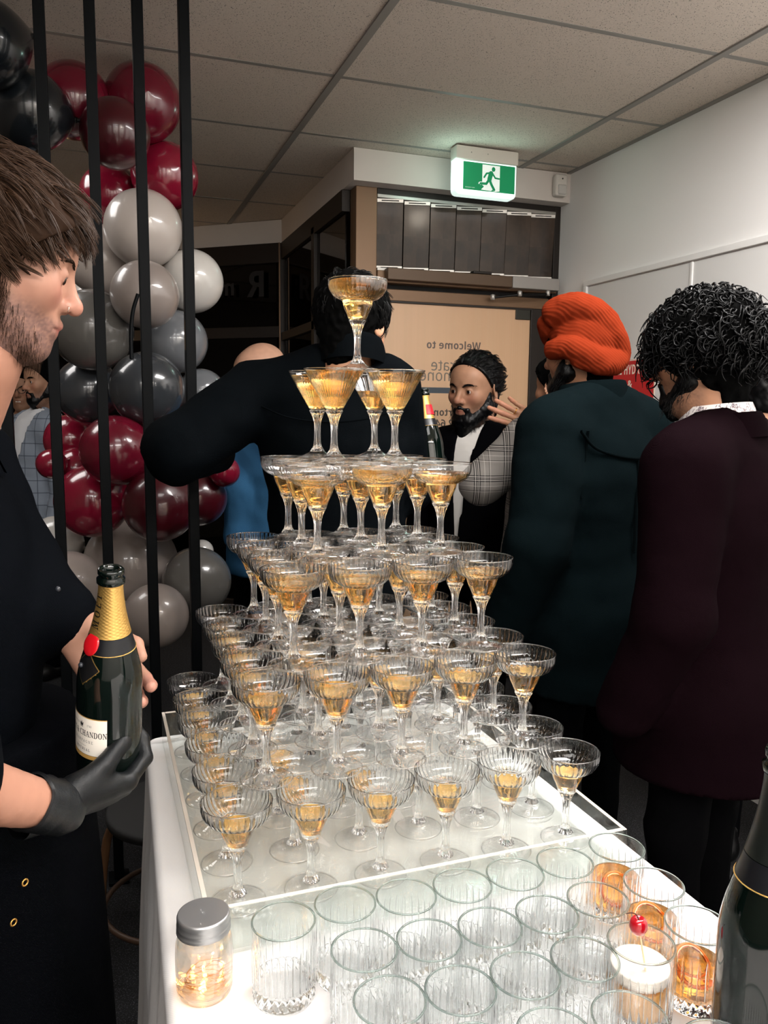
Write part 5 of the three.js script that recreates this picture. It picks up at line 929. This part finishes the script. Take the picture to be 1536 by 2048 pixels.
// ---- man in an orange turban and dark teal coat
{
  const base = at(1185, 1000, 2.36), p = person('man in an orange turban and dark teal coat, seen from behind', base.x, base.z, 3.42);
  const h = p.local(at(1160, 706, 2.36)), M = frame(L3(h), 0.22, 0.05, 0.0, 1.0), T = SKIN.olive, jl = (px, py, d) => L3(p.local(at(px, py, d)));
  const S = p.local(at(1185, 845, 2.36)).y, arms = [hang(1, S, 1.04), hang(-1, S, 1.04)];
  part('body', joinPainted([headGeometry(0.0036, T, { stubble: 0.5 }).applyMatrix4(M), simpleCore(p, h, S, arms, T)]), skinMat, p);
  eyes(p, M);
  part('beard', merge([beardField(0.004, 0.010, 0.135).applyMatrix4(M), beardHairs(900, 0.022, 0.0006).applyMatrix4(M)]), hairBlack, p);
  part('eyebrow', brows(M), hairBlack, p);
  part('hair', hairCap(0.006, 0.003, (x, y, z) => y - 0.9 * z + 0.06).applyMatrix4(M), hairMatte, p);
  // turban: a domed mass with one broad wrap crossing from the upper left to the lower right at the back, finely pleated
  const TB = new Field([-0.16, -0.12, -0.18], [0.16, 0.21, 0.16], 0.0030);
  TB.add(ellipsoid([0, 0.060, -0.022], [0.112, 0.108, 0.122], [-0.16, 0, 0]));
  const wrapPath = (pts, r0, r1, k = 0.012) => { const c = new THREE.CatmullRomCurve3(pts.map((q) => V(...q))).getPoints(16); for (let i = 0; i < 16; i++) { const r = r0 + (r1 - r0) * i / 16; TB.add(capsule(L3(c[i]), L3(c[i + 1]), r, r), k); } };
  wrapPath([[0.085, 0.125, 0.045], [0.085, 0.135, -0.03], [0.05, 0.115, -0.09], [-0.01, 0.05, -0.128], [-0.065, -0.01, -0.115], [-0.098, -0.025, -0.05]], 0.040, 0.026);
  wrapPath([[-0.085, 0.115, 0.03], [-0.09, 0.09, -0.04], [-0.075, 0.04, -0.10], [-0.03, -0.015, -0.125], [0.04, -0.03, -0.115], [0.095, -0.01, -0.05]], 0.034, 0.028);
  wrapPath([[0.106, 0.02, 0.04], [0.112, 0.02, -0.03], [0.075, -0.005, -0.09], [0.0, -0.02, -0.122], [-0.06, -0.03, -0.105]], 0.028, 0.026);
  wrapPath([[-0.1, 0.03, 0.05], [-0.112, 0.03, -0.02], [-0.10, 0.03, -0.07]], 0.030, 0.026);
  wrapPath([[0.07, 0.10, 0.085], [0.0, 0.06, 0.10], [-0.07, 0.02, 0.075]], 0.026, 0.026);
  TB.ripple((x, y, z) => 0.0017 * Math.sin((y - x * 0.75 - z * 0.3) * 560 + 5 * noise(x * 16, y * 16, z * 16)) * (0.4 + 0.9 * Math.abs(noise(x * 12 + 3, y * 12, z * 12))) + 0.003 * noise(x * 30, y * 30, z * 30));
  TB.cut(ellipsoid([0, -0.085, 0.02], [0.085, 0.075, 0.10]), 0.006);
  part('turban', TB.mesh(8).scale(0.86, 1.0, 0.88).translate(0, -0.012, 0.004).applyMatrix4(M), cloth(new THREE.Color(0.215, 0.026, 0.008), 0.85, 0.0008), p, 'pleated orange turban');
  const coat = cloth(new THREE.Color(0.0026, 0.0062, 0.0074), 0.92, 0.0012);
  const F = trunkField(0.012, { S, wide: 1.05, deep: 1.15, hem: 0.62, lo: [-0.5, 0.55, -0.35], hi: [0.5, S + 0.18, 0.4], fold: 0.005, grow: 0.02, arms: arms.map((a) => ({ joints: a, r: [0.082, 0.066, 0.054] })) });
  neckHole(F, h, S); keepAbove(F, 0.62);
  const c = part('coat', F.mesh(6), coat, p);
  part('collar', collar({ c: neckAt(h, S, S + 0.050), rx: 0.080, rz: 0.080, h: 0.058, open: 1.0, tilt: -0.12, fall: 0.35, flare: 0.010, thick: 0.012 }), coat, p);
  const back = (pts) => tube(pts.map(([x, y]) => { const q = V(x, S + y, -0.3); for (let i = 0; i < 60; i++) { q.z += 0.005; if (F.f[(Math.round((q.z - F.lo[2]) / F.cell) * F.n[1] + Math.round((q.y - F.lo[1]) / F.cell)) * F.n[0] + Math.round((q.x - F.lo[0]) / F.cell)] < 0) break; } q.z -= 0.004; return L3(q); }), 0.0042, 6, 36);
  part('seam', back([[-0.20, -0.02], [-0.14, -0.065], [-0.07, -0.088], [0, -0.095], [0.07, -0.088], [0.14, -0.065], [0.20, -0.02]]), coat, c); part('seam', back([[0.172, -0.02], [0.165, -0.10], [0.172, -0.2]]), coat, c); part('seam', back([[-0.172, -0.02], [-0.165, -0.10], [-0.172, -0.2]]), coat, c);
  part('seam', back([[0.0, -0.10], [0, -0.2], [0, -0.36]]), coat, c);
  lowerBody(p, 0.02, cloth(0x040506, 0.9), { hipY: 0.84, S });
}
// ---- man with curly black hair in a burgundy jacket
{
  const base = at(1432, 1000, 1.86), p = person('man with curly black hair in a burgundy jacket and floral shirt collar', base.x, base.z, 3.62);
  const h = p.local(at(1403, 715, 1.83)), M = frame(L3(h), 0.10, 0.10, 0.05, 1.0), T = SKIN.olive, jl = (px, py, d) => L3(p.local(at(px, py, d)));
  const S = p.local(at(1432, 905, 1.86)).y, arms = [hang(1, S, 1.12), hang(-1, S, 1.12)];
  part('body', joinPainted([headGeometry(0.0034, T, { stubble: 0.8 }).applyMatrix4(M), simpleCore(p, h, S, arms, T)]), skinMat, p);
  eyes(p, M); part('eyebrow', brows(M), hairBlack, p);
  part('beard', merge([beardField(0.004, 0.004).applyMatrix4(M), beardHairs(1100, 0.010, 0.0006).applyMatrix4(M)]), hairBlack, p);
  const line = (x, y, z) => y - 0.80 * z + 0.074;
  part('hair', hairCap(0.0045, 0.030, line, 0.012, 55).applyMatrix4(M), hairMatte, p);
  part('curls', curlyHair(1700, line, 0.0025, 0.050, 0.0140, 0.5).applyMatrix4(M), phys({ color: 0x030304, roughness: 0.42, specularIntensity: 0.4 }), p, 'glossy loose curls');
  const jacket = cloth(new THREE.Color(0.0046, 0.0017, 0.0027), 0.8, 0.0006, { specularIntensity: 0.02 });
  const F = trunkField(0.012, { S, wide: 1.12, deep: 1.12, hem: 0.60, lo: [-0.5, 0.5, -0.35], hi: [0.5, S + 0.18, 0.4], fold: 0.004, grow: 0.014, arms: arms.map((a) => ({ joints: a, r: [0.080, 0.064, 0.050] })) });
  neckHole(F, h, S); keepAbove(F, 0.60);
  const c = part('jacket', F.mesh(6), jacket, p);
  part('jacket_collar', collar({ c: neckAt(h, S, S + 0.045), rx: 0.079, rz: 0.079, h: 0.036, open: 1.5, tilt: -0.15, fall: 0.55, flare: 0.011, thick: 0.008 }), jacket, c);
  const floral = canvasTexture(512, 256, (x, w, hh) => { x.fillStyle = '#e8e2e0'; x.fillRect(0, 0, w, hh); for (let i = 0; i < 46; i++) { const cx = rnd() * w, cy = rnd() * hh, a0 = rnd() * 6.28; x.strokeStyle = ['#6b5560', '#8a7a80', '#57505a'][i % 3]; x.fillStyle = x.strokeStyle; x.lineWidth = 3; x.beginPath(); x.arc(cx, cy, 22, a0, a0 + 3); x.stroke(); for (let k = 0; k < 6; k++) { const a = a0 + k * 0.55; x.beginPath(); x.ellipse(cx + 22 * Math.cos(a), cy + 22 * Math.sin(a), 9, 4, a, 0, 7); x.fill(); } } });
  floral.wrapS = floral.wrapT = THREE.RepeatWrapping;
  part('shirt_collar', collar({ c: neckAt(h, S, S + 0.060), rx: 0.068, rz: 0.068, h: 0.045, open: 0.6, tilt: -0.12, fall: 0.2, flare: 0.010, thick: 0.003 }), std(0xffffff, 0.8, 0, { map: floral, side: THREE.DoubleSide }), p, 'white collar with dark floral print');
  lowerBody(p, 0.02, cloth(0x030304, 0.9), { hipY: 0.84, S });
}
// ---- man with a full black beard, white shirt and black suit
{
  const base = at(948, 1000, 3.22), p = person('man with a full black beard in a black suit and open white shirt, looking left', base.x, base.z, -0.95);
  const h = p.local(at(950, 780, 3.18)), M = frame(L3(h), -0.10, 0.10, -0.05, 1.14), T = SKIN.tan, jl = (px, py, d) => L3(p.local(at(px, py, d)));
  const S = h.y - 0.225, arms = [hang(1, S), hang(-1, S)];
  part('body', joinPainted([headGeometry(0.0034, T, { stubble: 0.9, lids: 0.2 }).applyMatrix4(M), simpleCore(p, h, S, arms, T)]), skinMat, p);
  eyes(p, M); part('eyebrow', brows(M, 0.0015), hairBlack, p);
  part('beard', merge([beardField(0.0034, 0.009, 0.15).applyMatrix4(M), beardHairs(1500, 0.016, 0.0006).applyMatrix4(M)]), hairBlack, p);
  const line = (x, y, z) => y - 1.25 * z + 0.004;
  part('hair', merge([hairCap(0.004, 0.006, (x, y, z) => line(x, y, z) - 0.006, 0.006, 90).applyMatrix4(M), lockHair(420, 6, (x, y, z) => line(x, y, z) + 0.006, 0.045, 0.0008, (q, n) => V(n.x * 0.3, 0.25, -1).normalize(), 0.3, 0.008, 0.06, 0.004).applyMatrix4(M)]), hairBlack, p);
  const F = trunkField(0.012, { S, wide: 1.0, deep: 1.05, hem: 0.7, lo: [-0.5, 0.6, -0.35], hi: [0.5, S + 0.18, 0.4], grow: 0.012, arms: arms.map((a) => ({ joints: a, r: [0.078, 0.062, 0.048] })) });
  const shirt = trunkField(0.012, { S, wide: 0.92, deep: 1.0, hem: 0.85, lo: [-0.35, 0.8, -0.3], hi: [0.35, S + 0.15, 0.35], fold: 0.003, grow: 0.004 });
  for (const f of [F, shirt]) neckHole(f, h, S, 0.058);
  keepAbove(shirt, 0.86); part('shirt', shirt.mesh(6), cloth(0xd6d2cc, 0.8), p, 'white shirt');
  F.keep((x, y, z) => Math.max(0.7 - y, z > 0 ? -(Math.abs(x) - Math.max(0.004, 0.040 * (y - S + 0.42) / 0.42)) : -1)); part('jacket', F.mesh(6), suitBlack, p);
  part('shirt_collar', collar({ c: neckAt(h, S, S + 0.045), rx: 0.064, rz: 0.064, h: 0.036, open: 0.9, tilt: -0.3, fall: 0.3, flare: 0.014 }), cloth(0xdad6d0, 0.75), p);
  lowerBody(p, 0.02, suitBlack, { hipY: 0.84, S });
}
// ---- man in a plaid jacket behind the turban, one hand raised
{
  const plaid = canvasTexture(512, 512, (x, w) => { x.fillStyle = '#77716a'; x.fillRect(0, 0, w, w); for (let i = 0; i < 1200; i++) { x.fillStyle = i % 2 ? 'rgba(40,38,36,0.16)' : 'rgba(225,220,212,0.13)'; x.fillRect(0, (i * 37) % w, w, 1); x.fillRect((i * 53) % w, 0, 1, w); } const lines = (c, list) => { x.fillStyle = c; for (const [o, t] of list) for (let k = 0; k < 2; k++) { x.fillRect(k * 256 + o, 0, t, w); x.fillRect(0, k * 256 + o, w, t); } }; lines('rgba(22,20,20,0.72)', [[20, 9], [38, 6], [52, 6], [66, 9], [150, 4]]); lines('rgba(236,230,220,0.55)', [[30, 4], [60, 3], [158, 3], [110, 3]]); });
  plaid.wrapS = plaid.wrapT = THREE.RepeatWrapping; plaid.repeat.set(1.25, 1.25);
  const base = at(1092, 1000, 2.80), p = person('man in a grey plaid jacket with one hand raised, mostly hidden behind the orange turban', base.x, base.z, -2.0);
  const h = p.local(at(1126, 776, 2.82)), M = frame(L3(h), -0.85, 0.05, 0, 1.0), T = SKIN.olive, jl = (px, py, d) => L3(p.local(at(px, py, d)));
  const S = h.y - 0.24, sh = jl(1066, 905, 2.76), el = jl(962, 968, 2.62), wr = jl(1046, 868, 2.62), arms = [[sh, el, wr], hang(-1, S)];
  const hand = handGeometry(0.0032, { side: 1, curl: [0.05, 0.10, 0.16, 0.3], thumb: 0.25, thumbOut: 0.8, spread: 0.10, tone: T });
  const wristW = at(1086, 852, 2.64), HM = handMatrix(p.local(wristW), p.turnIn(at(1012, 816, 2.62).sub(at(1086, 846, 2.64))), p.turnIn(at(1020, 760, 2.9).sub(at(1020, 800, 2.46))));
  part('body', joinPainted([headGeometry(0.004, T, { stubble: 0.6 }).applyMatrix4(M), simpleCore(p, h, S, arms, T), hand.applyMatrix4(HM)]), skinMat, p);
  eyes(p, M); part('hair', hairCap(0.005, 0.010, hairLine, 0.006, 80).applyMatrix4(M), hairMatte, p); part('beard', beardField(0.005, 0.004).applyMatrix4(M), hairBlack, p);
  part('ring', new THREE.TorusGeometry(0.0098, 0.0013, 8, 24).rotateX(Math.PI / 2).translate(-0.0105, 0.106, 0.002).applyMatrix4(HM), std(0xd9a441, 0.2, 1), p, 'gold ring');
  const F = trunkField(0.011, { S, wide: 1.0, deep: 1.05, hem: 0.7, lo: [-0.55, 0.6, -0.5], hi: [0.55, S + 0.18, 0.6], grow: 0.012, fold: 0.004, arms: arms.map((a) => ({ joints: a, r: [0.070, 0.052, 0.044] })) });
  neckHole(F, h, S); keepAbove(F, 0.7);
  part('jacket', F.mesh(4.2, rightOf(p)), std(0xffffff, 0.85, 0, { map: plaid, side: THREE.DoubleSide }), p, 'grey glen plaid jacket');
  lowerBody(p, 0.02, suitBlack, { hipY: 0.84, S });
}
// ---- guest at the right edge behind the curly hair
{
  const base = at(1560, 1000, 2.45), p = person('dark-haired guest at the far right edge behind the curly-haired man', base.x, base.z, 2.45);
  const h = p.local(at(1528, 748, 2.40)), M = frame(L3(h), 0, 0.08, 0, 1.0), T = SKIN.tan, S = h.y - 0.235, arms = [hang(1, S), hang(-1, S)];
  part('body', joinPainted([headGeometry(0.004, T).applyMatrix4(M), simpleCore(p, h, S, arms, T)]), skinMat, p);
  eyes(p, M); part('hair', merge([hairCap(0.005, 0.012, (x, y, z) => y - 0.85 * z + 0.055, 0.006, 80).applyMatrix4(M), shortHair(900, (x, y, z) => y - 0.85 * z + 0.055, 0.02, 0.0009, (q, n) => V(n.x, -0.4, n.z).normalize(), 0.4).applyMatrix4(M)]), hairBlack, p);
  const F = trunkField(0.014, { S, hem: 0.7, lo: [-0.5, 0.6, -0.35], hi: [0.5, S + 0.18, 0.4], grow: 0.012, arms: arms.map((a) => ({ joints: a, r: [0.078, 0.062, 0.048] })) });
  neckHole(F, h, S); keepAbove(F, 0.7); part('jacket', F.mesh(6), suitBlack, p);
  part('shirt_collar', collar({ c: neckAt(h, S, S + 0.05), rx: 0.067, rz: 0.067, h: 0.045, open: 0.7, tilt: -0.2, fall: 0.2, flare: 0.010 }), cloth(0xdedbd6, 0.75), p);
  lowerBody(p, 0.022, suitBlack, { hipY: 0.84, S });
}
// ---- bald man in a blue shirt behind the tower waiter
{
  const base = at(530, 1000, 3.12), p = person('bald man in a blue shirt, mostly hidden behind the tower waiter', base.x, base.z, -1.2);
  const h = p.local(at(524, 750, 3.08)), M = frame(L3(h), -0.2, 0.35, 0.1, 1.0), T = [0.50, 0.28, 0.19], jl = (px, py, d) => L3(p.local(at(px, py, d)));
  const S = h.y - 0.235, arms = [hang(1, S, 0.95), hang(-1, S, 0.95)].map((a) => a); arms[1] = [[-0.17, S - 0.03, 0], jl(482, 985, 3.02), jl(474, 1070, 3.02)];
  part('body', joinPainted([headGeometry(0.004, T).applyMatrix4(M), simpleCore(p, h, S, arms, T)]), skinMat, p);
  eyes(p, M);
  const F = trunkField(0.013, { S, wide: 0.95, hem: 0.8, lo: [-0.5, 0.7, -0.4], hi: [0.5, S + 0.18, 0.5], grow: 0.008, fold: 0.006, arms: arms.map((a) => ({ joints: a, r: [0.070, 0.054, 0.044] })) });
  neckHole(F, h, S); keepAbove(F, 0.8); part('shirt', F.mesh(6), cloth(new THREE.Color(0.035, 0.12, 0.24), 0.8), p, 'blue shirt');
  part('collar', collar({ c: neckAt(h, S, S + 0.045), rx: 0.064, rz: 0.064, h: 0.034, open: 0.8, tilt: -0.25, fall: 0.3, flare: 0.012 }), cloth(new THREE.Color(0.035, 0.12, 0.24), 0.8), p);
  lowerBody(p, 0.022, suitBlack, { hipY: 0.84, S });
}
// ---- two men in pale suits in the far left background
for (const q of [
  { label: 'bearded man in a grey-blue checked jacket in the far left background', head: [88, 764, 4.2], at: [78, 1000, 4.25], face: -1.05, T: SKIN.tan, suit: new THREE.Color(0.21, 0.255, 0.31), beard: 0.003, wide: 1.0, check: true },
  { label: 'smiling man with glasses and a grey suit, furthest back at the left', head: [47, 780, 4.9], at: [40, 1000, 4.95], face: -0.3, T: SKIN.tan, suit: new THREE.Color(0.22, 0.24, 0.27), glasses: true, wide: 0.95 },
]) {
  const base = at(...q.at), p = person(q.label, base.x, base.z, q.face), h = p.local(at(...q.head)), M = frame(L3(h), 0, 0.05, 0, 1.0), S = h.y - 0.235, arms = [hang(1, S, q.wide), hang(-1, S, q.wide)];
  part('body', joinPainted([headGeometry(0.004, q.T, { stubble: q.beard ? 0.9 : 0.2 }).applyMatrix4(M), simpleCore(p, h, S, arms, q.T, 0.018)]), skinMat, p);
  eyes(p, M); part('eyebrow', brows(M, 0.0014), hairBlack, p);
  part('hair', hairCap(0.005, 0.012, hairLine, 0.006, 80).applyMatrix4(M), hairMatte, p);
  if (q.beard) part('beard', beardField(0.0045, q.beard).applyMatrix4(M), hairBlack, p);
  if (q.glasses) { part('glasses', merge([-1, 1].map((s) => new THREE.TorusGeometry(0.021, 0.0018, 8, 28).scale(1.1, 0.9, 1).translate(s * 0.030, 0.002, 0.104).applyMatrix4(M)).concat([tube([[-0.009, 0.004, 0.106], [0.009, 0.004, 0.106]], 0.0016, 6, 4).applyMatrix4(M), tube([[0.052, 0.004, 0.10], [0.078, 0.004, 0.0]], 0.0014, 6, 4).applyMatrix4(M), tube([[-0.052, 0.004, 0.10], [-0.078, 0.004, 0.0]], 0.0014, 6, 4).applyMatrix4(M)])), std(0x161210, 0.3), p, 'dark framed glasses'); part('teeth', new THREE.CapsuleGeometry(0.004, 0.024, 4, 10).rotateZ(Math.PI / 2).translate(0, -0.067, 0.093).applyMatrix4(M), std(0xd8d0c4, 0.4), p); }
  const F = trunkField(0.014, { S, wide: q.wide, deep: 1.05, hem: 0.72, lo: [-0.5, 0.6, -0.35], hi: [0.5, S + 0.18, 0.4], grow: 0.012, fold: 0.005, arms: arms.map((a) => ({ joints: a, r: [0.078, 0.062, 0.048] })) });
  const shirt = trunkField(0.014, { S, wide: 0.92 * q.wide, hem: 0.85, lo: [-0.35, 0.8, -0.3], hi: [0.35, S + 0.15, 0.35], fold: 0.003, grow: 0.004 });
  for (const f of [F, shirt]) neckHole(f, h, S, 0.058);
  keepAbove(shirt, 0.86); part('shirt', shirt.mesh(6), cloth(0xdfe0e2, 0.8), p, 'white shirt');
  F.keep((x, y, z) => Math.max(0.72 - y, z > 0 ? -(Math.abs(x) - Math.max(0.004, 0.085 * (y - S + 0.46) / 0.46)) : -1));
  const mat = q.check ? std(0xffffff, 0.85, 0, { side: THREE.DoubleSide, map: (() => { const t = canvasTexture(256, 256, (x, w) => { x.fillStyle = '#7f8894'; x.fillRect(0, 0, w, w); x.fillStyle = 'rgba(40,48,60,0.5)'; for (const o of [0, 64, 128, 192]) { x.fillRect(o, 0, 5, w); x.fillRect(0, o, w, 5); } }); t.wrapS = t.wrapT = THREE.RepeatWrapping; return t; })() }) : cloth(q.suit, 0.85);
  part('jacket', F.mesh(4, rightOf(p)), mat, p, q.check ? 'grey-blue checked jacket' : undefined);
  part('shirt_collar', collar({ c: neckAt(h, S, S + 0.045), rx: 0.064, rz: 0.064, h: 0.036, open: 0.9, tilt: -0.3, fall: 0.3, flare: 0.014 }), cloth(0xe2e2e4, 0.75), p);
  lowerBody(p, 0.022, suitBlack, { hipY: 0.84, S });
}
// ---------------------------------------------------------------- stool in the dark beside the table
{
  const c = at(352, 1650, 2.02), s = thing('stool', 'low stool with curved brown wooden legs in the dark left of the tablecloth', 'stool', [c.x, 0, c.z], 0.35);
  part('seat', lathe([[0.0002, 0.425], [0.15, 0.425], [0.165, 0.432], [0.168, 0.445], [0.16, 0.456], [0.0002, 0.46]], 40), std(0x0a0908, 0.8), s);
  for (let k = 0; k < 4; k++) { const a = k * Math.PI / 2 + 2.6, d = (r, y) => [r * Math.sin(a), y, r * Math.cos(a)]; part('leg', tube([d(0.10, 0.43), d(0.155, 0.40), d(0.175, 0.32), d(0.19, 0.16), d(0.205, 0)], 0.011, 8, 20), std(new THREE.Color(0.16, 0.075, 0.03), 0.45), s, 'curved brown wooden leg'); }
  part('ring', new THREE.TorusGeometry(0.178, 0.007, 8, 40).rotateX(Math.PI / 2).translate(0, 0.2, 0), std(new THREE.Color(0.06, 0.03, 0.015), 0.5), s);
}

scene.traverse((o) => { if (o.isLight) o.castShadow = o.isRectAreaLight !== true; });
renderer.render(scene, camera);
